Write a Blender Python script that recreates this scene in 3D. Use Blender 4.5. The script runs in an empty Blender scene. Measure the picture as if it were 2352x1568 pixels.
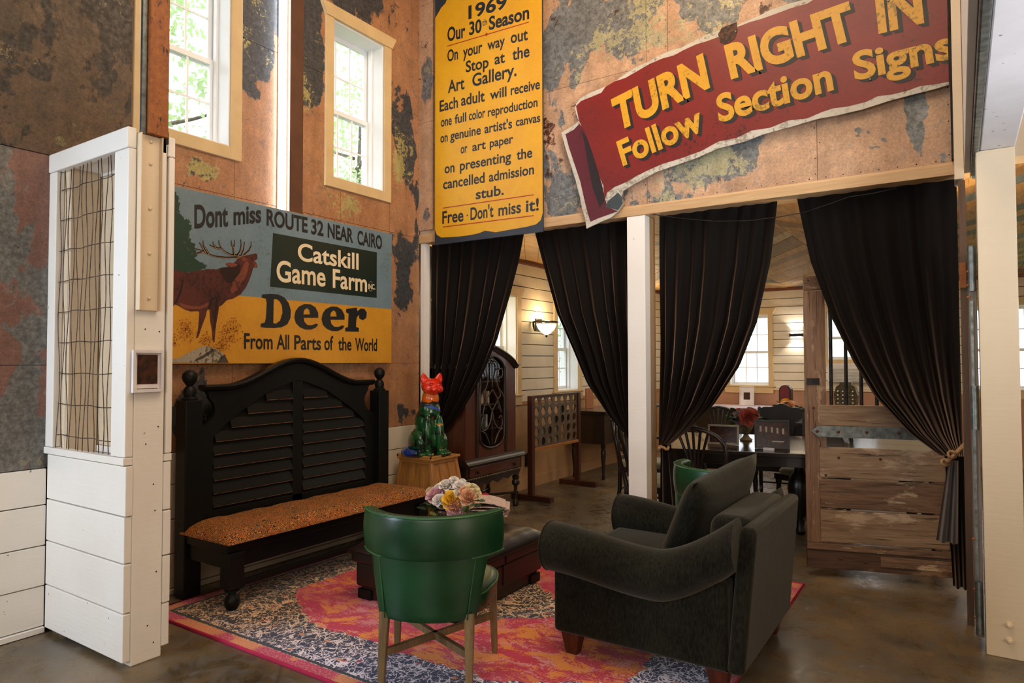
import bpy, bmesh, math, random
from math import sin, cos, pi, radians, sqrt, atan2, hypot
from mathutils import Vector, Matrix, noise as mnoise
random.seed(7)
S = bpy.context.scene
COL = S.collection
# ---------------------------------------------------------------- camera
YAW, PIT, ROL, FPX = radians(33.533), radians(1.663), radians(-.124), 1553.06
CAM = Vector((4.15, -4.82, 1.45))
FW = Vector((-sin(YAW)*cos(PIT), cos(YAW)*cos(PIT), sin(PIT)))
RT0 = Vector((cos(YAW), sin(YAW), 0)); UP0 = RT0.cross(FW)
RT = RT0*cos(ROL)+UP0*sin(ROL); UP = UP0*cos(ROL)-RT0*sin(ROL)
cd = bpy.data.cameras.new('camera'); cam = bpy.data.objects.new('camera', cd); COL.objects.link(cam)
cd.sensor_width = 36; cd.lens = FPX/2352*36; cd.clip_start = .05
M = Matrix((RT, UP, -FW)).transposed().to_4x4(); M.translation = CAM
cam.matrix_world = M; S.camera = cam
S.view_settings.view_transform = 'Standard'; S.view_settings.look = 'None'
S.view_settings.exposure = 0.0; S.view_settings.gamma = 1; S.view_settings.use_curve_mapping = False

def srgb(h):
    h = h.lstrip('#'); c = [int(h[i:i+2], 16)/255 for i in (0, 2, 4)]
    return tuple((v/12.92 if v <= .04045 else ((v+.055)/1.055)**2.4) for v in c)+(1,)
# ---------------------------------------------------------------- world
w = bpy.data.worlds.new('sky'); S.world = w; w.use_nodes = True
bg = w.node_tree.nodes['Background']; bg.inputs[0].default_value = (.86, .93, 1, 1); bg.inputs[1].default_value = 3.0
# ---------------------------------------------------------------- large lights
def area(name, loc, target, sx, sy, power, color, spread=180, portal=False):
    l = bpy.data.lights.new(name, 'AREA'); l.shape = 'RECTANGLE'; l.size = sx; l.size_y = sy
    l.energy = power; l.color = color; l.spread = radians(spread)
    o = bpy.data.objects.new(name, l); COL.objects.link(o); o.location = loc
    o.rotation_euler = (Vector(target)-Vector(loc)).to_track_quat('-Z', 'Y').to_euler()
    if portal: l.cycles.is_portal = True
    return o
area('left_window_daylight', (.12, -5.3, 1.75), (2.2, -3.3, .9), 1.3, 1.9, 118, (.74, .86, 1))
area('rear_window_daylight', (4.6, -8.7, 2.3), (2.6, -.5, 1.3), 3.4, 2.2, 110, (1, .93, .86))
area('ceiling_light', (3.2, -2.6, 5.0), (2.4, -1.6, 0), 2.4, 2.4, 95, (1, .82, .62))
area('corner_light', (2.6, -1.3, 4.9), (.0, -.6, 1.6), .7, .7, 34, (1, .70, .42))
area('back_room_light', (2.6, 3.6, 2.5), (2.6, 3.6, 0), 3.4, 3.6, 60, (1, .88, .7))
area('loft_beam_fill', (6.9, -3.4, 1.0), (4.3, -1.9, 2.5), 1.2, 1.2, 34, (.8, .88, 1), 60)  # added narrow cool light aimed at the beam underside, no window behind it
area('right_warm_fill', (7.0, -3.2, 1.3), (4.2, -1.8, 2.2), 2.4, 1.8, 42, (1, .78, .56))  # added warm fill from the right for beam and partition end, not daylight
for nm_, lo, tg, a, b in (('portal_a', (-.27, -2.34, 3.56), (3, -2.34, 3.56), .58, 1.3), ('portal_b', (-.27, -.865, 3.56), (3, -.865, 3.56), .58, 1.3)):
    area(nm_, lo, tg, a, b, 1, (1, 1, 1), portal=True)

# ---------------------------------------------------------------- nodes
class NT:
    def __init__(s, name):
        s.m = bpy.data.materials.new(name); s.m.use_nodes = True; s.t = s.m.node_tree; s.t.nodes.clear()
        s.out = s.t.nodes.new('ShaderNodeOutputMaterial'); s.bs = s.t.nodes.new('ShaderNodeBsdfPrincipled')
        s.t.links.new(s.bs.outputs[0], s.out.inputs[0]); s.cache = {}
    def link(s, v, sock):
        if isinstance(v, bpy.types.NodeSocket): s.t.links.new(v, sock)
        elif hasattr(sock.default_value, '__len__'):
            n = len(sock.default_value); v = tuple(v)
            sock.default_value = (v+(1,))[:n] if len(v) < n else v[:n]
        else: sock.default_value = v
    def set(s, **k):
        al = dict(color='Base Color', rough='Roughness', metal='Metallic', normal='Normal', spec='Specular IOR Level', coat='Coat Weight', sheen='Sheen Weight', emit='Emission Color', es='Emission Strength', sss='Subsurface Weight', trans='Transmission Weight', alpha='Alpha', croughness='Coat Roughness')
        for a, v in k.items(): s.link(v, s.bs.inputs[al[a]])
        return s
    def pos(s):
        if 'p' not in s.cache: s.cache['p'] = s.t.nodes.new('ShaderNodeNewGeometry').outputs['Position']
        return s.cache['p']
    def obj(s):
        if 'o' not in s.cache: s.cache['o'] = s.t.nodes.new('ShaderNodeTexCoord').outputs['Object']
        return s.cache['o']
    def rnd(s):
        if 'r' not in s.cache: s.cache['r'] = s.t.nodes.new('ShaderNodeObjectInfo').outputs['Random']
        return s.cache['r']
    def map(s, v, scale=(1, 1, 1), loc=(0, 0, 0), rot=(0, 0, 0)):
        n = s.t.nodes.new('ShaderNodeMapping'); s.link(v, n.inputs[0]); n.inputs[1].default_value = loc; n.inputs[2].default_value = rot; n.inputs[3].default_value = scale
        return n.outputs[0]
    def noise(s, v, scale=5, detail=3, rough=.55, dist=0, col=False):
        n = s.t.nodes.new('ShaderNodeTexNoise'); s.link(v, n.inputs['Vector']); n.inputs['Scale'].default_value = scale
        n.inputs['Detail'].default_value = detail; n.inputs['Roughness'].default_value = rough; n.inputs['Distortion'].default_value = dist
        return n.outputs['Color' if col else 'Fac']
    def vor(s, v, scale=5, feat='F1', out='Distance', rand=1):
        n = s.t.nodes.new('ShaderNodeTexVoronoi'); n.feature = feat; s.link(v, n.inputs['Vector']); n.inputs['Scale'].default_value = scale
        if 'Randomness' in n.inputs: n.inputs['Randomness'].default_value = rand
        return n.outputs[out]
    def math(s, op, a, b=0., c=0., clamp=False):
        n = s.t.nodes.new('ShaderNodeMath'); n.operation = op; n.use_clamp = clamp
        s.link(a, n.inputs[0]); s.link(b, n.inputs[1]); s.link(c, n.inputs[2]); return n.outputs[0]
    def ramp(s, f, lo, hi, a=0., b=1.):
        n = s.t.nodes.new('ShaderNodeMapRange'); s.link(f, n.inputs[0]); n.inputs[1].default_value = lo; n.inputs[2].default_value = hi; n.inputs[3].default_value = a; n.inputs[4].default_value = b
        return n.outputs[0]
    def mix(s, f, a, b, mode='MIX'):
        n = s.t.nodes.new('ShaderNodeMix'); n.data_type = 'RGBA'; n.blend_type = mode
        s.link(f, n.inputs[0]); s.link(a, n.inputs[6]); s.link(b, n.inputs[7]); return n.outputs[2]
    def sep(s, v):
        n = s.t.nodes.new('ShaderNodeSeparateXYZ'); s.link(v, n.inputs[0]); return n.outputs
    def bump(s, h, strength=.3, dist=.01):
        n = s.t.nodes.new('ShaderNodeBump'); s.link(h, n.inputs['Height']); n.inputs['Strength'].default_value = strength; n.inputs['Distance'].default_value = dist
        s.link(n.outputs[0], s.bs.inputs['Normal']); return s

MATS = {}
def reg(f):
    def g(name, *a, **k):
        if name not in MATS: MATS[name] = f(name, *a, **k)
        return MATS[name]
    return g
@reg
def plain(name, col, rough=.6, metal=0, var=.12, scale=6, bump=.15, bscale=60, coat=0, sheen=0, spec=.5, world=False):
    n = NT(name); c = srgb(col) if isinstance(col, str) else tuple(col)+(1,)
    v = n.pos() if world else n.obj()
    f = n.noise(v, scale, 4)
    dk = tuple(x*(1-var*1.6) for x in c[:3])+(1,); lt = tuple(min(1, x*(1+var)) for x in c[:3])+(1,)
    n.set(color=n.mix(n.ramp(f, .3, .7), dk, lt), rough=n.ramp(f, .3, .7, min(1, rough*1.1), rough*.9), metal=metal, coat=coat, sheen=sheen, spec=spec)
    if bump: n.bump(n.noise(v, bscale, 3), bump, .004)
    return n.m
@reg
def wood(name, c1, c2, rough=.5, axis=2, scale=1., coat=0, bump=.25, wear=None, wearamt=.5, grain=26, crack=0.):
    n = NT(name); v = n.obj(); sc = [grain*scale]*3; sc[axis] = 1.3*scale
    mp = n.map(v, tuple(sc)); f = n.noise(mp, 1.6, 5, .65, .6); g = n.noise(mp, 6, 2)
    fac = n.math('ADD', n.math('MULTIPLY', f, .7), n.math('MULTIPLY', g, .3))
    col = n.mix(n.ramp(fac, .33, .66), srgb(c1), srgb(c2))
    if crack:
        cf = n.noise(n.map(v, tuple(grain*2.2 if i != axis else 1.1 for i in range(3)), (3, 5, 1)), 2.2, 4, .6, .3)
        col = n.mix(n.ramp(cf, .60, .66, 0, crack), col, srgb('#24160d'))
    if wear:
        wf = n.noise(n.map(v, tuple(4. if i != axis else 1.2 for i in range(3))), 1.8, 6, .7)
        col = n.mix(n.ramp(wf, wearamt, wearamt+.06), col, srgb(wear))
    col = n.mix(n.math('MULTIPLY', n.rnd(), .22), col, (.02, .012, .006, 1))
    n.set(color=col, rough=n.ramp(g, .3, .7, rough, rough*.8), coat=coat); n.bump(fac, bump, .003); return n.m
@reg
def emis(name, col, st):
    n = NT(name); n.set(color=(0, 0, 0, 1), emit=col, es=st); return n.m
@reg
def paintwood(name, col, rough=.5, knot='#6d5a48', amt=.72, dirt='#b8a58c'):
    n = NT(name); v = n.pos(); sp = n.noise(v, 26, 2, .5)
    big = n.noise(v, 1.7, 5, .6); gr = n.noise(n.map(v, (3, 3, 30)), 2, 3)
    c = n.mix(n.ramp(big, .42, .75, 0, .45), srgb(col), srgb(dirt))
    c = n.mix(n.ramp(sp, amt, amt+.02, 0, .8), c, srgb(knot))
    n.set(color=c, rough=rough); n.bump(n.math('ADD', gr, n.math('MULTIPLY', sp, .6)), .22, .004); return n.m
@reg
def tin(name, base, base2, dark, cream, d_amt=.56, c_amt=.66, blobs=(), rust=.73, rough=.5, ax='x', cblobs=(), mott=.3):
    """painted tin sheet with peeled patches (own shapes) of bare zinc and old cream paint"""
    n = NT(name); v = n.pos(); mp = n.map(v, (1, 1, .55)); big = n.noise(v, .9, 9, .62, .35); fine = n.noise(v, 34, 4, .6); mid = n.noise(mp, 3.4, 7, .6, .5)
    streak = n.noise(n.map(v, (9, 9, .7)), 1.3, 4)
    c = n.mix(n.ramp(mid, .3, .7), srgb(base), srgb(base2))
    c = n.mix(n.ramp(streak, .45, .75, 0, .4), c, tuple(q*.55 for q in srgb(base)[:3])+(1,)); scr = n.noise(n.map(v, (1, 1, 1), (5, 5, 5)), 9, 9, .8, .8); c = n.mix(n.ramp(scr, .58, .60, 0, .55), c, tuple(min(1, q*2.4) for q in srgb(dark)[:3])+(1,)); c = n.mix(n.ramp(fine, .3, .75, .25, 0), c, tuple(q*.4 for q in srgb(base)[:3])+(1,))
    add = None
    for (bx, by, bz, rx, ry, rz, k) in blobs:
        d = n.t.nodes.new('ShaderNodeVectorMath'); d.operation = 'LENGTH'
        s_ = n.map(v, (1/rx, 1/ry, 1/rz), (-bx/rx, -by/ry, -bz/rz)); n.link(s_, d.inputs[0])
        b = n.ramp(d.outputs['Value'], 0, 1.2, k, 0)
        add = b if add is None else n.math('ADD', add, b)
    cadd = None
    for (bx, by, bz, rx, ry, rz, k) in cblobs:
        d = n.t.nodes.new('ShaderNodeVectorMath'); d.operation = 'LENGTH'
        s_ = n.map(v, (1/rx, 1/ry, 1/rz), (-bx/rx, -by/ry, -bz/rz)); n.link(s_, d.inputs[0]); b = n.ramp(d.outputs['Value'], 0, 1.2, k, 0); cadd = b if cadd is None else n.math('ADD', cadd, b)
    dm = n.math('ADD', n.math('MULTIPLY', big, .6), n.math('MULTIPLY', mid, .4))
    if add is not None: dm = n.math('ADD', dm, add)
    zinc = n.mix(n.ramp(fine, .35, .65), srgb(dark), tuple(min(1, x*2.1) for x in srgb(dark)[:3])+(1,))
    dmask = n.ramp(dm, d_amt, d_amt+.012)
    c = n.mix(dmask, c, zinc)
    cm = n.math('ADD', n.math('ADD', n.math('MULTIPLY', n.noise(n.map(v, (1, 1, 1), (7, 3, 1)), 1.5, 3, .6, .4), .55), n.math('MULTIPLY', n.noise(n.map(v, (1, 1, 1), (2, 8, 1)), 22, 6, .75, .6), .45)), n.math('MULTIPLY', n.ramp(dm, d_amt-.1, d_amt+.06), .09))
    if cadd is not None: cm = n.math('ADD', cm, cadd)
    c = n.mix(n.ramp(cm, c_amt, c_amt+.01), c, srgb(cream))
    rm = n.math('ADD', n.noise(n.map(v, (1, 1, 1), (1, 9, 4)), 5, 8, .75), n.math('MULTIPLY', n.noise(v, .8, 2), .25))
    c = n.mix(n.ramp(rm, rust, rust+.03), c, srgb('#4a2412'))
    sp = n.vor(v, 24, 'F1'); c = n.mix(n.ramp(sp, .05, .09, .75, 0), c, srgb('#5b3a22'))
    g1 = n.noise(v, 70, 3, .7); g2 = n.noise(v, 7, 5, .7, .3)
    gm = n.math('MULTIPLY', n.ramp(g1, .3, .7, 1-mott, 1+mott*.6), n.ramp(g2, .3, .7, 1-mott*.9, 1+mott*.4))
    vm = n.t.nodes.new('ShaderNodeVectorMath'); vm.operation = 'SCALE'; n.link(c, vm.inputs[0]); n.link(gm, vm.inputs[3]); c = vm.outputs[0]
    n.set(color=c, rough=n.ramp(fine, .3, .7, rough+.08, rough-.1), metal=n.ramp(dmask, 0, 1, 0, .25))
    n.bump(n.math('ADD', n.math('MULTIPLY', fine, .5), n.math('ADD', n.math('MULTIPLY', dmask, -.5), big)), .35, .006)
    return n.m

# ---------------------------------------------------------------- geometry
OFF = {}
class MB:
    def __init__(s): s.v = []; s.f = []; s.mi = []
    def add(s, vs, fs, mi=0):
        b = len(s.v); s.v += [tuple(v) for v in vs]; s.f += [tuple(b+i for i in f) for f in fs]; s.mi += [mi]*len(fs); return s
    def box(s, x0, y0, z0, x1, y1, z1, mi=0, M=None):
        vs = [Vector((x, y, z)) for z in (z0, z1) for y in (y0, y1) for x in (x0, x1)]
        if M: vs = [M @ v for v in vs]
        return s.add(vs, [(0, 2, 3, 1), (4, 5, 7, 6), (0, 1, 5, 4), (2, 6, 7, 3), (0, 4, 6, 2), (1, 3, 7, 5)], mi)
    def bar(s, p0, p1, w, h, up=(0, 0, 1), w1=None, h1=None):
        p0, p1 = Vector(p0), Vector(p1); d = (p1-p0).normalized(); a = d.cross(Vector(up)).normalized(); b = a.cross(d)
        w1 = w if w1 is None else w1; h1 = h if h1 is None else h1; vs = []
        for p, ww, hh in ((p0, w, h), (p1, w1, h1)):
            for i, j in ((-1, -1), (1, -1), (1, 1), (-1, 1)): vs.append(p+a*ww/2*i+b*hh/2*j)
        return s.add(vs, [(3, 2, 1, 0), (4, 5, 6, 7), (0, 1, 5, 4), (1, 2, 6, 5), (2, 3, 7, 6), (3, 0, 4, 7)])
    def tube(s, pts, r, n=8, caps=True, closed=False):
        pts = [Vector(p) for p in pts]; k = len(pts); rs = r if hasattr(r, '__len__') else [r]*k
        t0 = (pts[1]-pts[0]).normalized(); ref = Vector((0, 0, 1)) if abs(t0.z) < .9 else Vector((1, 0, 0)); a = t0.cross(ref).normalized(); vs = []; fs = []
        for i, p in enumerate(pts):
            t = ((pts[(i+1) % k] if (closed or i < k-1) else p)-(pts[i-1] if (closed or i > 0) else p)).normalized()
            a = (a-t*a.dot(t)); a = a.normalized() if a.length > 1e-6 else t.orthogonal().normalized(); b = t.cross(a)
            for j in range(n): an = 2*pi*j/n; vs.append(p+(a*cos(an)+b*sin(an))*rs[i])
        for i in range(k if closed else k-1):
            for j in range(n):
                i2 = (i+1) % k; fs.append((i*n+j, i*n+(j+1) % n, i2*n+(j+1) % n, i2*n+j))
        if caps and not closed: fs += [tuple(range(n))[::-1], tuple((k-1)*n+j for j in range(n))]
        return s.add(vs, fs)
    def lathe(s, prof, c=(0, 0, 0), n=16, M=None, sx=1, sy=1):
        vs = []; fs = []; c = Vector(c)
        for r, z in prof:
            for j in range(n):
                v = Vector((cos(2*pi*j/n)*r*sx, sin(2*pi*j/n)*r*sy, z)); v = M @ v if M else v; vs.append(v+c)
        for i in range(len(prof)-1):
            for j in range(n): fs.append((i*n+j, i*n+(j+1) % n, (i+1)*n+(j+1) % n, (i+1)*n+j))
        fs += [tuple(range(n))[::-1], tuple((len(prof)-1)*n+j for j in range(n))]
        return s.add(vs, fs)
    def ball(s, c, r, n=12, m=8, R=None):
        r = r if hasattr(r, '__len__') else (r, r, r); c = Vector(c); vs = []; fs = []
        for i in range(1, m):
            for j in range(n):
                v = Vector((r[0]*sin(pi*i/m)*cos(2*pi*j/n), r[1]*sin(pi*i/m)*sin(2*pi*j/n), r[2]*cos(pi*i/m))); vs.append(c+(R @ v if R else v))
        t = Vector((0, 0, r[2])); vs += [c+(R @ t if R else t), c-(R @ t if R else t)]; T = (m-1)*n
        for i in range(m-2):
            for j in range(n): fs.append((i*n+j, (i+1)*n+j, (i+1)*n+(j+1) % n, i*n+(j+1) % n))
        for j in range(n): fs += [(T, j, (j+1) % n), (T+1, (m-2)*n+(j+1) % n, (m-2)*n+j)]
        return s.add(vs, fs)
    def prism(s, poly, f0, f1, mi=0):
        """poly: 2D list; f0/f1 map (a,b) to the 3D points of either face"""
        n = len(poly); vs = [f0(*p) for p in poly]+[f1(*p) for p in poly]
        fs = [tuple(range(n))[::-1], tuple(range(n, 2*n))]+[(i, (i+1) % n, n+(i+1) % n, n+i) for i in range(n)]
        return s.add(vs, fs, mi)
    def grid(s, P, closed_u=False):
        """P: rows of points"""
        r, c = len(P), len(P[0]); vs = [p for row in P for p in row]; fs = []
        for i in range(r-1):
            for j in range(c if closed_u else c-1): fs.append((i*c+j, i*c+(j+1) % c, (i+1)*c+(j+1) % c, (i+1)*c+j))
        return s.add(vs, fs)
    def build(s, name, mat=None, parent=None, smooth=None, bevel=0, seg=2, sub=0, solid=0, local=False, extra=(), fixn=True):
        me = bpy.data.meshes.new(name)
        off = Vector((0, 0, 0)) if local or parent is None else OFF.get(parent.name, Vector((0, 0, 0)))
        vs = [Vector(v)-off for v in s.v] if off.length else s.v
        me.from_pydata(vs, [], s.f); me.update()
        mats = mat if isinstance(mat, (list, tuple)) else [mat]
        for m_ in mats:
            if m_: me.materials.append(m_)
        if len(mats) > 1: me.polygons.foreach_set('material_index', s.mi)
        if fixn and len(s.f) < 20000:
            b = bmesh.new(); b.from_mesh(me); bmesh.ops.recalc_face_normals(b, faces=b.faces); b.to_mesh(me); b.free()
        if smooth is not None:
            me.polygons.foreach_set('use_smooth', [True]*len(me.polygons))
            if smooth < 180: me.set_sharp_from_angle(angle=radians(smooth))
        o = bpy.data.objects.new(name, me); COL.objects.link(o)
        if parent is not None: o.parent = parent; OFF[o.name] = off
        if solid: q = o.modifiers.new('solid', 'SOLIDIFY'); q.thickness = solid; q.offset = 0
        if bevel: q = o.modifiers.new('bevel', 'BEVEL'); q.width = bevel; q.segments = seg; q.limit_method = 'ANGLE'; q.angle_limit = radians(40)
        if sub: q = o.modifiers.new('sub', 'SUBSURF'); q.levels = sub; q.render_levels = sub
        return o
def thing(name, label, cat, loc=(0, 0, 0), group=None, kind=None):
    o = bpy.data.objects.new(name, None); COL.objects.link(o); o.location = loc; o.empty_display_size = .1
    OFF[o.name] = Vector(loc); return tag(o, label, cat, group, kind)
def tag(o, label=None, cat=None, group=None, kind=None):
    for k, v in (('label', label), ('category', cat), ('group', group), ('kind', kind)):
        if v: o[k] = v
    return o
def struct(o, label=None):
    o['kind'] = 'structure'
    if label: o['label'] = label
    return o
def sname(name, label=None, cat=None):
    o = thing(name, label, cat); o['kind'] = 'structure'; return o
def dup(o, parent=None):
    c = o.copy(); COL.objects.link(c); OFF[c.name] = OFF.get(o.name, Vector((0, 0, 0)))
    if parent is not None: c.parent = parent
    for ch in list(o.children): dup(ch, c)
    return c
def ray(x, y): return FW+RT*((x-1176)/FPX)-UP*((y-784)/FPX)
def on(x, y, ax, v):
    d = ray(x, y); i = 'xyz'.index(ax); return CAM+d*((v-CAM[i])/d[i])
def cells(rect, holes):
    a0, b0, a1, b1 = rect; A = sorted({a0, a1}|{h[i] for h in holes for i in (0, 2) if a0 < h[i] < a1}); B = sorted({b0, b1}|{h[i] for h in holes for i in (1, 3) if b0 < h[i] < b1}); out = []
    for i in range(len(A)-1):
        for j in range(len(B)-1):
            ca, cb = (A[i]+A[i+1])/2, (B[j]+B[j+1])/2
            if not any(h[0] < ca < h[2] and h[1] < cb < h[3] for h in holes): out.append((A[i], B[j], A[i+1], B[j+1]))
    return out
# ================================================================ MATERIALS
m_white = paintwood('white_paint', '#e9e4dc', .5, amt=.76, dirt='#d8cdbd')
m_white2 = paintwood('cream_paint', '#d9c4a6', .5, amt=.77)
m_ship = paintwood('shiplap_paint', '#d6cab6', .6, amt=.78, dirt='#a89a84')
m_casing = plain('window_casing', '#c9ad7e', .45, var=.06, bump=.05)
m_vinyl = plain('vinyl_sash', '#e8e8e6', .35, var=.02, bump=0)
m_beam = wood('pale_pine', '#c69a69', '#dcb98a', .5, axis=0, bump=.1)
m_dark = plain('dark_gap', '#15110e', .8, var=.1, bump=0)
m_iron = plain('dark_iron', '#2c2826', .5, .7, var=.4, scale=20)
m_galv = plain('galvanised', '#79807f', .4, .8, var=.3, scale=30, bump=.2)
m_rust = None
n = NT('rusted_paint'); v = n.pos(); f = n.noise(n.map(v, (2.5, 2.5, 1)), 9, 8, .75); g = n.noise(v, 40, 3)
c = n.mix(n.ramp(g, .3, .7), srgb('#7c3f12'), srgb('#9a5a22')); c = n.mix(n.ramp(f, .57, .6), c, srgb('#1d120c'))
n.set(color=c, rough=.6); n.bump(f, .4, .004); m_rust = n.m
BL_A = [(0, -1.86, 3.9, 1, .22, .75, .24), (0, -1.36, 3.85, 1, .16, .75, .22), (0, -.95, 4.75, 1, .62, .5, .26), (0, -.33, 3.45, 1, .17, .42, .17), (0, -.2, 3.0, 1, .12, .3, .1), (0, -.3, 2.2, 1, .16, .4, .13), (0, -.3, 1.55, 1, .12, .14, .17), (0, -.32, 1.0, 1, .25, .18, .14), (0, -2.3, 1.05, 1, .2, .25, .2), (0, -2.25, 2.7, 1, .22, .16, .2)]
CB_A = [(0, -2.2, 2.73, 1, .28, .12, .17), (0, -.95, 2.74, 1, .22, .16, .17), (0, -.4, 3.15, 1, .09, .3, .1)]
m_tinA = tin('tin_left', '#a5714b', '#bb8a62', '#37383a', '#a89b62', .565, .635, BL_A, rust=.765, cblobs=CB_A)
m_tinL = tin('tin_dark_sheet', '#54412f', '#75593f', '#2c2826', '#7d7250', .50, .635, [], rust=.77, mott=.5)
m_tinL2 = tin('tin_grey_sheet', '#7a5648', '#94685a', '#5a5854', '#8d8468', .49, .66, [], rust=.76)
BL_B = [(2.0, -.1, 4.05, .75, 1, .5, .2), (3.0, -.1, 4.05, .6, 1, .45, .12), (1.5, -.1, 3.8, .25, 1, .6, .12), (2.75, -.1, 2.8, .4, 1, .3, .13), (1.5, -.1, 2.7, .2, 1, .12, .1), (3.95, -.1, 2.95, .06, 1, .35, .2), (.1, -.1, 4.0, .1, 1, .35, .2), (.1, -.1, 2.8, .1, 1, .1, .12), (2.3, -.1, 2.62, .3, 1, .1, .1)]
CB_B = [(2.3, -.1, 3.9, .5, 1, .35, .07), (2.78, -.1, 2.85, .35, 1, .3, .11)]
m_tinB = tin('tin_back', '#bd9472', '#d2aa88', '#5e5f5e', '#aaa380', .59, .64, BL_B, rust=.745, cblobs=CB_B)
# concrete floor
n = NT('polished_concrete'); v = n.pos(); a = n.noise(v, 1.6, 8, .65, .5); b = n.noise(n.map(v, (1, 1, 1), (3, 5, 0)), 7, 6, .7, .8); d = n.noise(v, 60, 2)
c = n.mix(n.ramp(a, .32, .68), srgb('#30281d'), srgb('#7c6749')); c = n.mix(n.ramp(b, .45, .7, 0, .75), c, srgb('#5d5c58')); c = n.mix(n.ramp(b, .66, .7, 0, .5), c, srgb('#a79c8a'))
vx = n.vor(v, .55, 'DISTANCE_TO_EDGE'); c = n.mix(n.ramp(vx, .0, .006, .5, 0), c, srgb('#2c241c'))
n.set(color=c, rough=n.ramp(b, .3, .7, .2, .42), spec=.55); n.bump(n.math('ADD', d, n.math('MULTIPLY', a, 2)), .08, .004); m_floor = n.m
m_tan = plain('tan_wainscot', '#b78f66', .6, var=.12, scale=3, world=True)
m_mauve = plain('mauve_wainscot', '#a5795f', .6, var=.08, scale=3, world=True)
n = NT('glass_pane'); tr = n.t.nodes.new('ShaderNodeBsdfTransparent'); gl = n.t.nodes.new('ShaderNodeBsdfGlossy'); mx = n.t.nodes.new('ShaderNodeMixShader'); mx.inputs[0].default_value = .03
gl.inputs['Roughness'].default_value = .03; n.t.links.new(tr.outputs[0], mx.inputs[1]); n.t.links.new(gl.outputs[0], mx.inputs[2]); n.t.links.new(mx.outputs[0], n.out.inputs[0]); m_glass = n.m
# ================================================================ SHELL
HZ, XR, YF = 5.2, 7.2, -9.0
o = struct(MB().box(-.15, YF, -.12, XR, 6.6, 0).build('floor', m_floor))
o = struct(MB().box(-.15, YF, HZ, XR, .1, HZ+.1).build('ceiling', m_white2))
W1 = (-2.63, 2.92, -2.06, 4.2); W2 = (-1.15, 2.92, -.58, 4.2); W3 = (.70, 1.08, 1.53, 2.18); W4 = (2.44, 1.08, 3.0, 2.18)
HA = [W1, W2, W3, W4]
mb = MB()
for a0, b0, a1, b1 in cells((YF, 0, 6.6, HZ), HA): mb.box(-.26, a0, b0, -.012, a1, b1)
wl = struct(mb.build('wall_left', m_dark))
# painted tin sheets of the left wall
ys = [-6.2, -4.9, -3.74, -3.13, -2.72, -2.02, -1.48, -1.06, -.5, -.105]; zs = [.878, 1.434, 2.585, 3.72, HZ]
for i in range(len(ys)-1):
    for j in range(len(zs)-1):
        mat = m_tinA
        if i <= 2: mat = m_tinL2 if j < 2 else m_tinL
        if i == 3 and j >= 2: mat = m_tinL
        y0, y1 = ys[i], ys[i+1]
        if i in (0, 1) and j >= 2: continue
        if i == 2 and j >= 2: y0 = -6.2
        if i in (0, 1) and j < 2: continue
        if i == 2: y0 = -6.2
        if i == 2 and j >= 2: y1 = -2.72
        if i == 3 and j >= 2: continue
        mb = MB(); t = .006 if i <= 3 and j >= 2 else 0
        for a0, b0, a1, b1 in cells((y0+.0015, zs[j]+.0015, y1-.0015, zs[j+1]-.0015), HA): mb.box(-.011, a0, b0, 0+t, a1, b1)
        mb.build('tin_sheet', mat, wl)
# nail heads along the sheet seams
mb = MB()
def clear(y, z): return all(not (h[0]-.14 < y < h[2]+.14 and h[1]-.14 < z < h[3]+.14) for h in HA)
for y in ys[3:]:
    for k in range(40):
        if clear(y, .92+k*.105): mb.ball((.001, y+random.choice((-.014, .014)), .92+k*.105), (.0025, .004, .004), 5, 3)
for z in zs[1:4]:
    for k in range(26):
        if clear(-2.8+k*.105, z): mb.ball((.001, -2.8+k*.105, z+random.choice((-.012, .012))), (.0025, .004, .004), 5, 3)
tag(mb.build('nail_heads', m_iron, wl, smooth=180, fixn=False), kind='stuff')
# wainscot boards
zb = [.0, .036, .251, .465, .682, .878]
for y0, y1 in ((-6.2, -3.148), (-2.872, -.1)):
    for k in range(5):
        a, b = zb[k], zb[k+1]
        mb = MB(); dx = random.uniform(-.002, .002) if k else .012
        mb.box(-.012, y0, a+.003, .02+dx, y1, b-.003); mb.build('board', m_white if y0 < -3 else m_ship, wl, bevel=.002, seg=1)
# wall B (with the curtained opening)
wb = struct(MB().box(-.012, -.085, 2.60, 4.6, .1, HZ).build('wall_back', m_white2))
xs = [.0, .172, 1.335, 2.232, 2.40, 3.40, 4.13]
ZB = 2.612
for i in range(len(xs)-1):
    for z0, z1 in ((ZB+.04*(i == 0), 3.65), (3.65, 4.75), (4.75, HZ)):
        mb = MB(); t = .014 if i == 0 else 0
        mb.box(xs[i]+.0015, -.1-t, z0+.001, xs[i+1]-.0015, -.086, z1-.0015); mb.build('tin_sheet', m_tinB, wb)
mb = MB()
for x in xs[2:]:
    for k in range(22): mb.ball((x+random.choice((-.014, .014)), -.101, 2.66+k*.1), (.004, .0025, .004), 5, 3)
for k in range(28): mb.ball((1.35+k*.1, -.101, 2.63), (.004, .0025, .004), 5, 3)
tag(mb.build('nail_heads', m_iron, wb, smooth=180, fixn=False), kind='stuff')
# header beam
hb = MB().box(.0, -.118, 2.535, 4.15, .11, 2.597).build('trim_1', m_beam, bevel=.003); struct(hb)
struct(MB().box(.0, -.112, 2.598, 4.14, -.085, 2.612).build('trim_2', m_beam))
struct(MB().box(.017, -.105, 0, .06, -.03, 2.534).build('trim_3', m_white))
# main room far sides (behind the camera)
struct(MB().box(XR, YF, 0, XR+.15, 6.6, HZ).build('wall_right', m_white2))
struct(MB().box(-.15, YF-.15, 0, XR+.15, YF, HZ).build('wall_front', m_white2))
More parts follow.
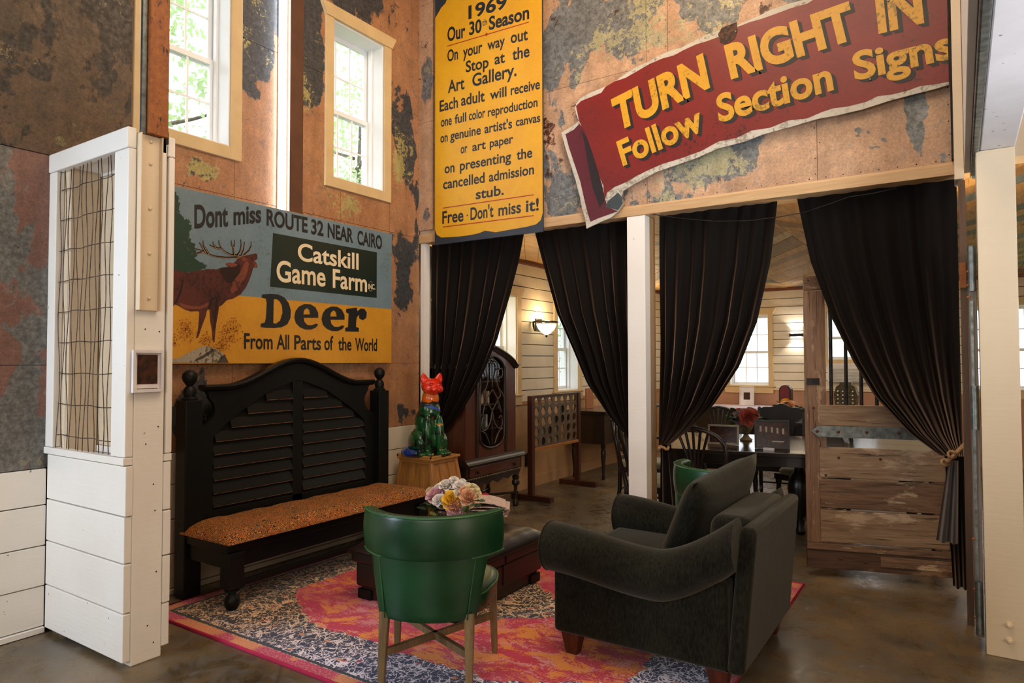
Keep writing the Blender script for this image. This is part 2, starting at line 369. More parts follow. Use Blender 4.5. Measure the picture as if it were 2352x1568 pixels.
# ---------------------------------------------------------------- windows on x=0 planes
def window(name, hole, crown=True, sill=False, cols=3, rows=2, blind=None, wide=.083, far=False, cream=m_casing):
    """far: the window sits on the far wall (holes given as x,z); otherwise on the left wall (y,z)"""
    a0, b0, a1, b1 = hole
    if far: P = lambda a, b, d: (a, 6.45-d, b)
    else: P = lambda a, b, d: (d, a, b)
    def bx(mb, a0, b0, d0, a1, b1, d1):
        p, q = P(a0, b0, d0), P(a1, b1, d1); return mb.box(*[min(p[i], q[i]) for i in range(3)], *[max(p[i], q[i]) for i in range(3)])
    e = sname(name)
    w_ = wide
    for args in ((a0-w_, b0-w_*(not sill), 0, a0, b1, .02), (a1, b0-w_*(not sill), 0, a1+w_, b1, .02)): bx(MB(), *args).build('casing', cream, e, bevel=.002, seg=1)
    if crown:
        pl = [(a0-w_, b1), (a0-w_-.045, b1+.085), (a0-w_-.045, b1+.1), (a1+w_+.045, b1+.1), (a1+w_+.045, b1+.085), (a1+w_, b1)]
        MB().prism(pl, lambda a, b: P(a, b, .0), lambda a, b: P(a, b, .03)).build('head_casing', cream, e)
    if sill:
        bx(MB(), a0-w_-.03, b0-.02, 0, a1+w_+.03, b0, .04).build('sill', cream, e, bevel=.003); bx(MB(), a0-w_, b0-.12, .001, a1+w_, b0-.02, .024).build('apron', cream, e)
    else: bx(MB(), a0, b0-w_, 0, a1, b0, .02).build('casing', cream, e, bevel=.002, seg=1)
    mb = MB(); J = .012
    bx(mb, a0, b0, -.25, a0+J, b1, .0); bx(mb, a1-J, b0, -.25, a1, b1, .0); bx(mb, a0+J, b1-J, -.25, a1-J, b1, .0); bx(mb, a0+J, b0, -.25, a1-J, b0+J, .0)
    bx(mb, a0+J, b0+J, -.155, a0+J+.016, b1-J, -.12); bx(mb, a1-J-.016, b0+J, -.155, a1-J, b1-J, -.12)
    mb.build('jamb', m_vinyl, e)
    zm = (b0+b1)/2-.03; F = .036
    for nme, s0, s1, d in (('upper_sash', zm-.02, b1-J, -.212), ('lower_sash', b0+J, zm+.02, -.183)):
        L, R_ = a0+J, a1-J; mb = MB()
        bx(mb, L, s0, d, L+F, s1, d+.025); bx(mb, R_-F, s0, d, R_, s1, d+.025); bx(mb, L+F, s1-F, d, R_-F, s1, d+.025); bx(mb, L+F, s0, d, R_-F, s0+F, d+.025)
        sh = mb.build(nme, m_vinyl, e)
        mb = MB()
        for k in range(1, cols): t = L+F+(R_-L-2*F)*k/cols; bx(mb, t-.007, s0+F, d+.006, t+.007, s1-F, d+.016)
        for k in range(1, rows): t = s0+F+(s1-s0-2*F)*k/rows; bx(mb, L+F, t-.007, d+.007, R_-F, t+.007, d+.015)
        mb.build('muntins', m_vinyl, sh)
        bx(MB(), L+F-.003, s0+F-.003, d+.010, R_-F+.003, s1-F+.003, d+.012).build('pane', m_glass, sh)
    if blind: bx(MB(), a0+.014, b0+.02, -.07, a1-.014, b1-.02, -.068).build('blind', blind, e)
    return e
window('window_1', W1); window('window_2', W2)
window('window_3', W3, sill=True, cream=m_casing); window('window_4', W4, sill=True)
# ---------------------------------------------------------------- back room
W5 = (.98, 1.05, 1.60, 2.19); W6 = (2.46, 1.46, 3.12, 2.19); W7 = (4.3, 1.05, 5.2, 2.19)
mb = MB()
for a0, b0, a1, b1 in cells((-.15, 0, XR, 2.9), [W5, W6, W7]): mb.box(a0, 6.462, b0, a1, 6.72, b1)
wf = struct(mb.build('wall_far', m_dark))
def shiplap(z0, z1, n_, c0, c1, holes, far, parent):
    for k in range(n_):
        a = z0+(z1-z0)*k/n_; b = z0+(z1-z0)*(k+1)/n_; mb = MB(); t = random.uniform(-.003, .003)
        for q in cells((c0, a+.0045, c1, b-.0045), holes):
            if far: mb.box(q[0], 6.45+t, q[1], q[2], 6.463, q[3])
            else: mb.box(-.013, q[0], q[1], t, q[2], q[3])
        mb.build('plank', m_ship, parent)
shiplap(.985, 2.56, 12, .1, 6.45, HA, False, wl)
shiplap(1.01, 2.56, 12, 0, XR, [W5, W6, W7], True, wf)
o = MB().box(-.013, .1, .12, .0, 6.45, .955).build('wainscot', m_tan, wl)
MB().box(-.013, .1, .0, .012, 6.45, .12).build('skirting', m_tan, wl)
MB().box(-.013, .1, .955, .014, 6.45, .985).build('chair_rail', wood('orange_rail', '#a8733a', '#c48d4d', .4, axis=1), wl)
MB().box(0, 6.45, 0, XR, 6.463, .985).build('wainscot', m_mauve, wf); MB().box(0, 6.43, .985, XR, 6.463, 1.01).build('chair_rail', m_white2, wf)
m_stain = wood('redwood_trim', '#5e2c14', '#7c3f1c', .45, axis=1)
struct(MB().box(0, .1, 2.56, .03, 6.45, 2.60).build('trim_4', m_stain)); struct(MB().box(.03, 6.42, 2.56, XR, 6.45, 2.60).build('trim_5', m_stain))
window('window_5', W5, sill=True, far=True, wide=.07); window('window_6', W6, far=True, wide=.07, rows=1); window('window_7', W7, far=True, sill=True, wide=.07)
# plank ceiling laid in chevrons
bc = struct(MB().box(0, .1, 2.635, XR, 6.6, 2.75).build('ceiling_back', m_dark)); bc.name = 'ceiling_back_room'
wd = [wood('ceiling_plank_'+k, a, b, .55, axis=1, bump=.2, grain=14, crack=.8) for k, a, b in (('tan', '#9c7448', '#c9a172'), ('gold', '#a5783f', '#c99b5e'), ('grey', '#4c5358', '#6c7478'), ('pale', '#b59a78', '#d6bf9f'), ('brown', '#74522f', '#9b7448'))]
cw = .96
for ci in range(6):
    x0, x1 = ci*cw, (ci+1)*cw; sgn = 1 if ci % 2 else -1; sl = math.tan(radians(58))*sgn; y = .1-cw*abs(sl)
    while y < 6.45:
        h = .27; a = y if sgn > 0 else y+cw*abs(sl); g = .006
        pl = [(x0+.003, a+g), (x1-.003, a+g+cw*sl), (x1-.003, a+h+cw*sl), (x0+.003, a+h)]
        # clip to the room
        def clip(p, lim, up):
            out = []
            for i in range(len(p)):
                A, B = p[i], p[(i+1) % len(p)]; ia = (A[1] > lim) == up; ib = (B[1] > lim) == up
                if ia: out.append(A)
                if ia != ib: t = (lim-A[1])/(B[1]-A[1]); out.append((A[0]+(B[0]-A[0])*t, lim))
            return out
        pl = clip(clip(pl, .102, True), 6.449, False)
        if len(pl) > 2:
            dz = random.uniform(0, .006)
            m_ = random.choices(wd, (5, 4, 2.4, 2.5, 2))[0]
            ob = MB().prism(pl, lambda a_, b_: (a_, b_, 2.60+dz), lambda a_, b_: (a_, b_, 2.634)).build('ceiling_plank', m_, bc)
        y += h
# ================================================================ STALL PARTITION
pt = thing('stall_partition', 'white painted plank stall partition with wire mesh window standing out from the left wall', 'partition', (.42, -3.02, 0))
zp = [.045, .256, .49, .713, .955]
for yy, x1 in ((-3.146, .787), (-2.960, .84)):
    for k in range(4):
        mb = MB(); j = random.uniform(-.004, .004)
        y0 = yy; y1 = yy+.036
        mb.box(.022, y0, zp[k]+.003-(.02 if k == 0 and yy < -3 else 0), x1+j+(.05 if yy < -3 else 0), y1, zp[k+1]-.003).build('plank', m_white, pt, bevel=.004)
MB().box(.70, -3.109, .0, .835, -2.961, 2.56).build('end_post', m_white, pt, bevel=.005)
MB().box(.022, -3.109, .0, .16, -2.961, 2.50).build('wall_stud', m_white2, pt, bevel=.003)
MB().box(.16, -3.105, .93, .70, -2.962, .955).build('ledge', m_white, pt)
for yy in (-3.15, -2.954):
    near = yy < -3; t = .04 if near else .032; xe = .835 if near else .842; dy = 0
    MB().box(.0, yy-.006, .957, xe, yy+t, .992).build('bottom_rail', m_white, pt, bevel=.003)
    MB().box(.0, yy-.006, 2.485, xe, yy+t, 2.585).build('top_rail', m_white, pt, bevel=.006)
    MB().box(.0, yy, .994, .085 if near else .40, yy+t, 2.483).build('stile', m_white if near else m_white2, pt, bevel=.004)
    if near: MB().box(.70, yy, .994, xe, yy+t, 2.483).build('stile', m_white, pt, bevel=.006)
    else: MB().box(.62, yy, .994, xe, yy+t, 2.483).build('stile', m_white, pt, bevel=.006)
MB().box(.16, -3.108, 2.50, .835, -2.962, 2.56).build('top_cap', m_white, pt)
# wires of the mesh
m_wire = plain('wire', '#5b4a3f', .45, .3, var=.6, scale=30, bump=0)
for k in range(13):
    x = .09+k*.049; pts = []
    ph = random.uniform(0, 6)
    for i in range(22):
        z = .985+i*(2.49-.985)/21; pts.append((x+.006*sin(z*4.4+ph)*(.4+.6*sin(z*2+k*.3)), -3.128+.006*sin(z*9.3+ph), z))
    MB().tube(pts, .0023, 5).build('wire', m_wire, pt, smooth=180, fixn=False)
for k in range(9):
    z = 1.06+k*.165; pts = [(.086+i*.615/14, -3.128+.005*sin(i*1.6+k), z+.003*sin(i*.9+k)) for i in range(15)]
    MB().tube(pts, .0025, 5).build('wire', m_wire, pt, smooth=180, fixn=False)
# screw heads / holes
mb = MB()
for z, y in ((.17, -3.03), (.08, -3.0), (.42, -2.99), (.72, -3.0), (.85, -3.01), (1.13, -2.99), (1.05, -3.05), (1.6, -2.99), (1.61, -3.06)): mb.ball((.836, y, z), (.0015, .004, .004), 6, 4)
tag(mb.build('nail_holes', m_dark, pt, smooth=180), kind='stuff')
# steel channel: painted lower end, rusted above
ch = thing('steel_channel', 'tall steel channel on the partition end, white painted below and rusty orange above', 'channel', (.86, -3.06, 1.7))
def channel(mb, z0, z1, y0=-3.112, y1=-3.004):
    mb.box(.836, y0, z0, .842, y1, z1); mb.box(.842, y0, z0, .878, y0+.006, z1); mb.box(.842, y1-.006, z0, .878, y1, z1); mb.box(.845, y0+.006, z0, .855, y1-.006, z1); return mb
channel(MB(), 1.70, 2.56).build('painted_channel', m_white2, ch, bevel=.002)
MB().box(.82, -3.079, 2.562, .885, -2.983, HZ).build('rusty_post', m_rust, ch, bevel=.004)
MB().box(.842, -2.984, 2.54, .86, -2.968, 2.60).build('bracket', m_iron, ch)
for z in (1.76, 1.98, 2.2, 2.42, 2.53): MB().ball((.857, -3.055, z), (.006, .009, .009), 8, 5).build('rivet', m_white2, ch, smooth=60)
tag(MB().box(.84, -3.104, 2.56, .86, -3.081, HZ).build('galvanised_stud', m_galv, bevel=.002), 'thin galvanised steel stud running up beside the rusty orange post', 'stud')
# ================================================================ RIGHT POST, LOFT BEAM, EDGE-ON DOOR
rp = thing('painted_post', 'thick cream painted timber post at the far right edge with bolts at its foot', 'post', (4.31, -.64, 0))
MB().box(4.232, -.715, .0, 4.392, -.56, 2.50).build('post_body', paintwood('post_paint', '#d2c0a2', .45, amt=.775, dirt='#bfae94'), rp, bevel=.004)
mb = MB()
for z in (.09, .165): mb.lathe([(.016, 0), (.016, .006), (.011, .007), (.011, .022), (.006, .026)], (4.325, -.715, z), 8, Matrix.Rotation(pi/2, 3, 'X'))
mb.build('bolts', m_white2, rp, smooth=40)
lb = thing('loft_beam', 'weathered white timber beam overhead at top right, running toward the viewer', 'beam', (4.31, -3, 2.5))
m_old = paintwood('weathered_white', '#d9d4d2', .7, amt=.70, dirt='#a8a2a0', knot='#4a433e')
MB().box(4.25, -6, 2.502, 4.395, -.56, 2.9).build('beam_body', m_old, lb, bevel=.006)
MB().box(4.216, -6, 2.494, 4.249, -.12, 2.62).build('edge_strip', m_galv, lb, bevel=.008)
MB().box(4.188, -6, 2.53, 4.215, -.13, 3.6).build('side_board', m_white, lb, bevel=.003)
MB().box(4.225, -6, 2.91, 4.395, -.12, HZ).build('upper_wall', m_white2, lb)
MB().box(4.14, -.32, 2.46, 4.186, -.125, HZ).build('corner_board', m_white2, lb, bevel=.004)
MB().box(4.128, -.15, 2.62, 4.139, -.1, HZ).build('shadow_gap', m_dark, lb)
dj = thing('stall_door_edge', 'grey weathered door standing edge-on between the last curtain and the cream post', 'door', (4.21, -.6, 0))
m_wood_g = wood('grey_wood', '#6d6258', '#8f8376', .6, axis=2)
MB().box(4.192, -.66, .06, 4.226, -.2, 2.02).build('door_edge', m_wood_g, dj, bevel=.003)
MB().box(4.197, -.672, .25, 4.209, -.661, 1.75).build('edge_channel', m_galv, dj)
for z0, z1 in ((1.80, 2.03), (1.10, 1.32), (.08, .34)):
    MB().lathe([(.013, z0), (.016, z0), (.016, z1), (.013, z1)], (4.206, -.676, 0), 10).build('hinge_pin', m_galv, dj, smooth=40)
mb = MB()
for z in (1.9, 1.83, 1.77, .55, .3, .16): mb.ball((4.19, -.672, z), (.009, .009, .007), 8, 5)
mb.build('bolts', m_rust, dj, smooth=60)
jb = thing('brown_jamb', 'narrow brown timber jamb behind the edge-on door, right of the last curtain', 'jamb', (4.18, -.28, 0))
MB().box(4.157, -.32, .0, 4.19, -.22, 2.45).build('jamb_board', wood('brown_jamb_wood', '#4d3524', '#6a4c34', .5, axis=2), jb)
MB().box(4.154, -.335, 1.85, 4.185, -.321, 1.99).build('hinge', m_rust, jb)
# ================================================================ CENTRE POST
cp = thing('centre_post', 'square white post between the second and third curtain with raw wood on its side', 'post', (2.15, 0, 0))
MB().box(2.072, -.112, 0, 2.215, -.02, 2.534).build('painted_face', m_white, cp, bevel=.002)
MB().box(2.074, -.019, 0, 2.216, .09, 2.534).build('raw_timber', wood('raw_timber', '#8a6a48', '#a98a66', .7, axis=2), cp, bevel=.006)
# ================================================================ COLUMN + LIGHT TUBE ON LEFT WALL
co = thing('steel_column', 'dark brown steel column fixed to the tin wall between the two tall windows', 'column', (.03, -1.52, 2.6))
MB().box(.012, -1.597, 1.9, .048, -1.475, HZ).build('column_body', plain('column_brown', '#5a3826', .5, .1, var=.15, world=True), co, bevel=.003)
lt = thing('light_tube', 'long vertical white light tube glowing beside the brown column', 'light', (.02, -1.63, 2.6))
MB().box(.002, -1.672, 2.1, .010, -1.612, HZ).build('tube_housing', m_vinyl, lt)
MB().tube([(.02, -1.642, 2.1), (.02, -1.642, HZ-.02)], .027, 10).build('glowing_tube', emis('tube_glow', (.82, .9, 1, 1), 28), lt, smooth=180)
MB().tube([(.006, -1.536, 2.1), (.006, -1.536, HZ-.02)], .005, 6).build('rear_tube', emis('tube_glow2', (.9, .93, 1, 1), 40), lt, smooth=180)
# ================================================================ outside trees
m_leaf = NT('leaf'); f = m_leaf.rnd(); pv = m_leaf.noise(m_leaf.pos(), 1.2, 3); m_leaf.set(color=m_leaf.mix(m_leaf.ramp(pv, .3, .7), srgb('#86a062'), srgb('#b3c890')), rough=.6, trans=0)
tl = m_leaf.t.nodes.new('ShaderNodeBsdfTranslucent'); tl.inputs[0].default_value = (.6, .74, .4, 1); ms = m_leaf.t.nodes.new('ShaderNodeMixShader'); ms.inputs[0].default_value = .5
m_leaf.t.links.new(m_leaf.bs.outputs[0], ms.inputs[1]); m_leaf.t.links.new(tl.outputs[0], ms.inputs[2]); m_leaf.t.links.new(ms.outputs[0], m_leaf.out.inputs[0]); m_leaf = m_leaf.m
m_bark = plain('bark', '#6d6255', .9, var=.4, scale=12, bump=.6)
def tree(lab, x, y, h, r, nl):
    t = thing('tree', lab, 'tree', (x, y, -.6), 'trees outside the windows')
    br = MB().tube([(x, y, -.6), (x+.1, y, h*.4), (x, y+.2, h*.9)], [.16, .11, .03], 8)
    for k in range(12):
        a = random.uniform(0, 6.28); z = h*random.uniform(.3, .8); br.tube([(x, y, z), (x+cos(a)*r*.5, y+sin(a)*r*.5, z+.5), (x+cos(a)*r*.9, y+sin(a)*r*.9, z+1)], [.05, .03, .01], 5)
    br.build('trunk', m_bark, t, smooth=60, fixn=False)
    vs = []; fs = []
    cl = [(Vector((random.gauss(0, .5)*r, random.gauss(0, .5)*r, h*.66+random.gauss(0, .26)*h)), random.uniform(.35, .75)) for _ in range(70)]
    for i in range(nl):
        c_, rr = random.choice(cl); p = Vector((x, y, 0))+c_+Vector((random.gauss(0, 1), random.gauss(0, 1), random.gauss(0, .8)))*rr*.5
        a = Vector((random.gauss(0, 1), random.gauss(0, 1), random.gauss(0, 1))).normalized(); b = a.orthogonal().normalized(); s = random.uniform(.045, .085)
        k = len(vs); vs += [p-a*s, p+b*s*.5, p+a*s, p-b*s*.5]; fs.append((k, k+1, k+2, k+3))
    mb = MB(); mb.v = vs; mb.f = fs; mb.mi = [0]*len(fs)
    tag(mb.build('foliage', m_leaf, t, fixn=False), kind='stuff')
for i, (x, y, h, r) in enumerate(((-7, .6, 7.5, 2.3), (-8, 6.6, 8, 2.6), (-5, 13, 5, 2.0))):
    lab = ('pale green leafy tree seen through the nearer tall window of the left wall', 'leafy tree seen through the tall window right of the brown column', 'leafy tree glimpsed through the narrow windows behind the china cabinet', 'pale tree outside the far window beside the up-and-down light', 'pale tree outside the far window behind the barn door bars')[i]
    tree(lab, x, y, h, r, 6500)
struct(MB().box(-30, -12, -.8, 30, 40, -.7).build('ground', plain('lawn', '#6e8a4a', .9, var=.3, scale=2)))
# ================================================================ SIGN HELPERS
def glyph_mesh(txt, size=1, offset=0., space=1.):
    c = bpy.data.curves.new('t', 'FONT'); c.body = txt; c.size = size; c.offset = offset; c.space_character = space; c.resolution_u = 6
    o = bpy.data.objects.new('t', c); COL.objects.link(o); dg = bpy.context.evaluated_depsgraph_get(); dg.update()
    me = bpy.data.meshes.new_from_object(o.evaluated_get(dg)); vs = [v.co.copy() for v in me.vertices]; fs = [tuple(p.vertices) for p in me.polygons]
    bpy.data.objects.remove(o); bpy.data.curves.remove(c); bpy.data.meshes.remove(me); return vs, fs
CAPH = None
class Plane:
    """a flat panel standing in the room: a,b = metres along and up, n = outward normal"""
    def __init__(s, ax, v): s.ax, s.v = ax, v
    def ab(s, p): return (p[1], p[2]) if s.ax == 'x' else (p[0], p[2])
    def px(s, q): return s.ab(on(q[0], q[1], s.ax, s.v))
    def pt(s, a, b, d=0): return Vector((s.v+d, a, b)) if s.ax == 'x' else Vector((a, s.v-d, b))
def text(mb, pl, txt, BL, BR, TL, d, offset=0., space=1., dxy=(0, 0), lift=None, clip=None):
    """fit a word: baseline from BL to BR, top-left TL gives cap height and slant (panel metres)"""
    global CAPH
    if CAPH is None: CAPH = max(v.y for v in glyph_mesh('H')[0])
    vs, fs = glyph_mesh(txt, 1, offset, space); x0 = min(v.x for v in vs); x1 = max(v.x for v in vs)
    BL, BR, TL = Vector(BL), Vector(BR), Vector(TL); ex = (BR-BL)/(x1-x0); ey = (TL-BL)/CAPH
    out = []
    for v in vs:
        p = BL+ex*(v.x-x0)+ey*v.y
        if lift: p = p+ey*lift*((v.x-x0)/(x1-x0))
        q = (p.x+dxy[0], p.y+dxy[1])
        if clip: q = (min(q[0], clip), q[1])
        out.append(pl.pt(q[0], q[1], d))
    mb.add(out, fs); return mb
def tri_fill(loops):
    """filled polygon with holes -> verts, faces (2D)"""
    c = bpy.data.curves.new('p', 'CURVE'); c.dimensions = '2D'; c.fill_mode = 'BOTH'
    for L in loops:
        s = c.splines.new('POLY'); s.points.add(len(L)-1); s.use_cyclic_u = True
        for i, p in enumerate(L): s.points[i].co = (p[0], p[1], 0, 1)
    o = bpy.data.objects.new('p', c); COL.objects.link(o); dg = bpy.context.evaluated_depsgraph_get(); dg.update()
    me = bpy.data.meshes.new_from_object(o.evaluated_get(dg)); vs = [(v.co.x, v.co.y) for v in me.vertices]; fs = [tuple(p.vertices) for p in me.polygons]
    bpy.data.objects.remove(o); bpy.data.curves.remove(c); bpy.data.meshes.remove(me); return vs, fs
def fill(mb, pl, loops, d):
    vs, fs = tri_fill(loops); mb.add([pl.pt(a, b, d) for a, b in vs], fs); return mb
def aged(name, col, spot='#6b4a25', amt=.66, rough=.45, v2=None, grain=.25):
    n = NT(name); v = n.pos(); a = n.noise(v, 3, 6, .65); b = n.noise(v, 45, 3, .6); c2 = srgb(v2) if v2 else tuple(x*.8 for x in srgb(col)[:3])+(1,)
    c = n.mix(n.ramp(n.math('ADD', n.math('MULTIPLY', a, .7), n.math('MULTIPLY', b, .3)), .4, .62), srgb(col), c2); c = n.mix(n.ramp(n.math('ADD', n.math('MULTIPLY', a, .5), n.math('MULTIPLY', b, .5)), amt-.06, amt), c, srgb(spot))
    n.set(color=c, rough=rough); n.bump(b, grain, .002); return n.m
def smoothloop(P, k=4):
    out = []; n_ = len(P)
    for i in range(n_):
        p0, p1, p2, p3 = (Vector(P[(i+j) % n_]) for j in (-1, 0, 1, 2))
        for t in range(k):
            t /= k; out.append(tuple(.5*((2*p1)+(p2-p0)*t+(2*p0-5*p1+4*p2-p3)*t*t+(3*p1-p0-3*p2+p3)*t*t*t)))
    return out
m_ink = plain('sign_ink', '#16181a', .5, var=.2, scale=30, bump=0)
# ================================================================ DEER SIGN
PD = Plane('x', .066)
def d4(x, y): return PD.px((380+x/3.485, 400+y/3.485))
sg = thing('painted_sign', 'wide blue and yellow painted game farm sign with a bellowing elk above the black bench', 'sign', (.06, -1.5, 2.0))
MB().box(.052, -2.80, 1.437, .066, -.537, 2.553).build('sign_board', aged('sign_yellow', '#c98f24', '#8a6a30', .72, .5, '#b9801f'), sg, bevel=.002)
zh = d4(900, 850)[1]
m_blue = aged('sign_sky', '#6d8089', '#5c6350', .64, .5, '#5f7680')
# sky area (the top of the board)
fill(MB(), PD, [[(-2.798, 1.90), (-.539, 1.90), (-.539, 2.551), (-2.798, 2.551)]], .0008).build('painted_sky', m_blue, sg)
m_tree = aged('sign_tree', '#1d3a2c', '#38553a', .6)
rj = random.Random(5); fill(MB(), PD, [[(a+rj.gauss(0, .006), b+rj.gauss(0, .006)) for a, b in smoothloop([d4(*p) for p in ((-120, 180), (60, 140), (90, 165), (115, 240), (108, 300), (150, 350), (190, 385), (205, 440), (190, 500), (225, 560), (240, 620), (250, 690), (310, 715), (330, 745), (250, 785), (50, 800), (-120, 800))], 6)]], .0012).build('painted_tree', m_tree, sg)
m_elk = aged('elk_brown', '#56241a', '#2a100c', .6, .5, '#3e1610')
elk = [(-100, 800), (45, 765), (110, 775), (180, 787), (260, 772), (340, 758), (405, 762), (445, 748), (500, 742), (555, 700), (590, 665), (640, 650), (690, 640), (722, 633), (735, 650), (733, 680), (715, 690), (705, 702), (712, 718), (737, 735), (735, 748), (703, 747), (690, 790), (670, 850), (640, 910), (600, 962), (540, 995), (490, 1008), (450, 1048), (428, 1060), (420, 1120), (405, 1200), (395, 1290), (392, 1345), (377, 1338), (370, 1240), (358, 1180), (352, 1080), (333, 1085), (320, 1140), (293, 1210), (262, 1305), (243, 1312), (258, 1250), (265, 1180), (270, 1110), (262, 1095), (200, 1098), (150, 1080), (100, 1050), (75, 1042), (45, 1075), (-100, 1120)]
fill(MB(), PD, [[d4(*p) for p in elk]], .0018).build('painted_elk', m_elk, sg)
mb = MB()
fill(mb, PD, [smoothloop([d4(*p) for p in ((430, 755), (500, 745), (560, 705), (600, 740), (590, 800), (560, 850), (500, 870), (465, 830))], 3)], .0022)
for p, w_ in ((((350, 1070), (370, 1000), (430, 980)), 7), (((75, 1040), (120, 940), (140, 840)), 6), (((410, 1000), (400, 1120), (385, 1240)), 6)):
    for i in range(len(p)-1):
        a, b = Vector(d4(*p[i])), Vector(d4(*p[i+1])); nrm = Vector((-(b-a).y, (b-a).x)).normalized()*w_*.0011; mb.add([PD.pt(*q, .0021) for q in (a-nrm, a+nrm, b+nrm, b-nrm)], [(0, 1, 2, 3)])
tag(mb.build('painted_mane', aged('elk_dark', '#24100b', '#120806', .7), sg), kind='stuff')
mb = MB()
for L in (((110, 1030), (190, 1052), (280, 1055), (345, 1020), (330, 1062), (250, 1080), (150, 1072)), ((480, 715), (520, 707), (575, 722), (545, 742), (500, 738)), ((612, 668), (640, 668), (660, 684), (630, 697), (612, 690)), ((540, 860), (600, 780), (640, 700), (668, 720), (640, 820), (600, 880), (550, 950), (520, 930)), ((704, 704), (720, 700), (736, 736), (712, 742))):
    fill(mb, PD, [smoothloop([d4(*p) for p in L], 3)], .0025)
tag(mb.build('painted_highlights', aged('elk_light', '#7a3f2a', '#48201a', .6, .5, '#6a3322'), sg), kind='stuff')
mb = MB()
def stroke(mb, pl, P, w0, w1, d):
    P = [Vector(p) for p in P]; n_ = len(P); L = []; R_ = []
    for i in range(n_):
        t = (P[min(i+1, n_-1)]-P[max(i-1, 0)]).normalized(); q = Vector((-t.y, t.x))*(w0+(w1-w0)*i/(n_-1))/2; L.append(P[i]+q); R_.append(P[i]-q)
    vs = [pl.pt(*p, d) for p in L+R_]; mb.add(vs, [(i, i+1, n_+i+1, n_+i) for i in range(n_-1)])
ANT = [((600, 655), (560, 668), (480, 668), (400, 658), (340, 640), (300, 615), (265, 603), (220, 595)), ((300, 620), (262, 632), (235, 632)), ((325, 632), (292, 580), (270, 545)), ((345, 640), (315, 590), (303, 565), (300, 530)), ((590, 652), (520, 645), (475, 622), (445, 590), (428, 555), (425, 528)), ((440, 595), (400, 590), (350, 565)), ((405, 590), (385, 565), (378, 540)), ((548, 650), (542, 600), (552, 560), (550, 528)), ((545, 590), (528, 560), (525, 530)), ((575, 650), (598, 610), (606, 560), (600, 522)), ((605, 655), (625, 600), (632, 540)), ((625, 650), (668, 610), (685, 570), (684, 538))]
for P in ANT: stroke(mb, PD, [d4(*p) for p in P], .017, .007, .0026)
mb.build('painted_antlers', aged('antler', '#1f100c', '#3a2418', .62), sg)
mb = MB()
for P in ANT[::1]: stroke(mb, PD, [d4(p[0]+3, p[1]+5) for p in P], .0035, .001, .0029)
mb.build('antler_highlight', aged('antler_hi', '#b59468', '#7a5a3a', .62), sg)
mb = MB()
for cx, cy, rx, ry, k in ((165, 1240, 75, 90, 150), (510, 1270, 95, 120, 220), (320, 1330, 60, 60, 90), (60, 1330, 50, 60, 60), (440, 1380, 60, 60, 80)):
    for _ in range(k):
        x, y = cx+random.gauss(0, .5)*rx, cy+random.gauss(0, .5)*ry; y = min(y, 1495); s = random.uniform(3, 8); a = random.uniform(0, 3)
        mb.add([PD.pt(*d4(x+cos(a+j*pi/2)*s*(1 if j % 2 else .5), y+sin(a+j*pi/2)*s*(1 if j % 2 else .5)), .0028) for j in range(4)], [(0, 1, 2, 3)])
tag(mb.build('painted_bushes', aged('bush', '#8a3d12', '#5a2410', .6, .5, '#a85a18'), sg), kind='stuff')
mb = MB(); fill(mb, PD, [[d4(*p) for p in ((-100, 1508), (40, 1470), (90, 1478), (180, 1430), (300, 1373), (380, 1385), (470, 1440), (505, 1508))]], .0031)
mb.build('painted_rocks', aged('rock_grey', '#8e8472', '#5b5040', .6, .6, '#a39a86'), sg)
mb = MB(); fill(mb, PD, [[d4(*p) for p in ((380, 1390), (385, 1415), (300, 1475), (225, 1500), (240, 1478), (330, 1430))]], .0034); fill(mb, PD, [[d4(*p) for p in ((470, 1440), (505, 1508), (410, 1508), (440, 1460))]], .0034)
mb.build('rock_shading', aged('rock_dark', '#4a4238', '#2f2a24', .6), sg)
mb = MB(); fill(mb, PD, [[d4(*p) for p in ((860, 470), (1692, 625), (1690, 990), (836, 900))]], .0012); mb.build('painted_panel', aged('panel_green', '#15241c', '#24382a', .66), sg)
def words(pl, mp, L, d, mat, parent, name='lettering', offset=0., **k):
    for t, BL, BR, TL in L:
        mb = MB(); text(mb, pl, t, mp(*BL), mp(*BR), mp(*TL), d, offset, **k); mb.build(name, mat, parent)
words(PD, d4, [('Dont', (230, 428), (500, 412), (230, 252)), ('miss', (543, 403), (765, 382), (543, 262)), ('ROUTE', (808, 405), (1137, 466), (808, 283)), ('32', (1165, 474), (1264, 494), (1165, 362)), ('NEAR', (1297, 502), (1502, 548), (1297, 393)), ('CAIRO', (1535, 557), (1732, 600), (1535, 452))], .0022, m_ink, sg, offset=.03)
m_cream = aged('letter_cream', '#d9c39a', '#8a7458', .68, .5, '#e2d2b0')
words(PD, d4, [('Catskill', (1058, 685), (1545, 762), (1058, 550)), ('Game', (888, 853), (1280, 896), (888, 690)), ('Farm', (1338, 904), (1612, 940), (1338, 760)), ('INC.', (1622, 919), (1678, 922), (1622, 878))], .0022, m_cream, sg, offset=.02)
mb = MB(); stroke(mb, PD, [d4(1630, 866), d4(1643, 858), d4(1656, 866)], .002, .002, .0022); stroke(mb, PD, [d4(1630, 930), d4(1643, 936), d4(1656, 930)], .002, .002, .0022); mb.build('ornament', m_cream, sg)
words(PD, d4, [('From', (628, 1394), (857, 1398), (628, 1274)), ('All', (888, 1398), (990, 1399), (888, 1284)), ('Parts', (1030, 1400), (1244, 1404), (1030, 1290)), ('of', (1270, 1404), (1342, 1404), (1270, 1296)), ('the', (1382, 1406), (1488, 1408), (1382, 1306)), ('World', (1517, 1410), (1693, 1413), (1517, 1312))], .0022, m_ink, sg, offset=.02)
mb = MB()
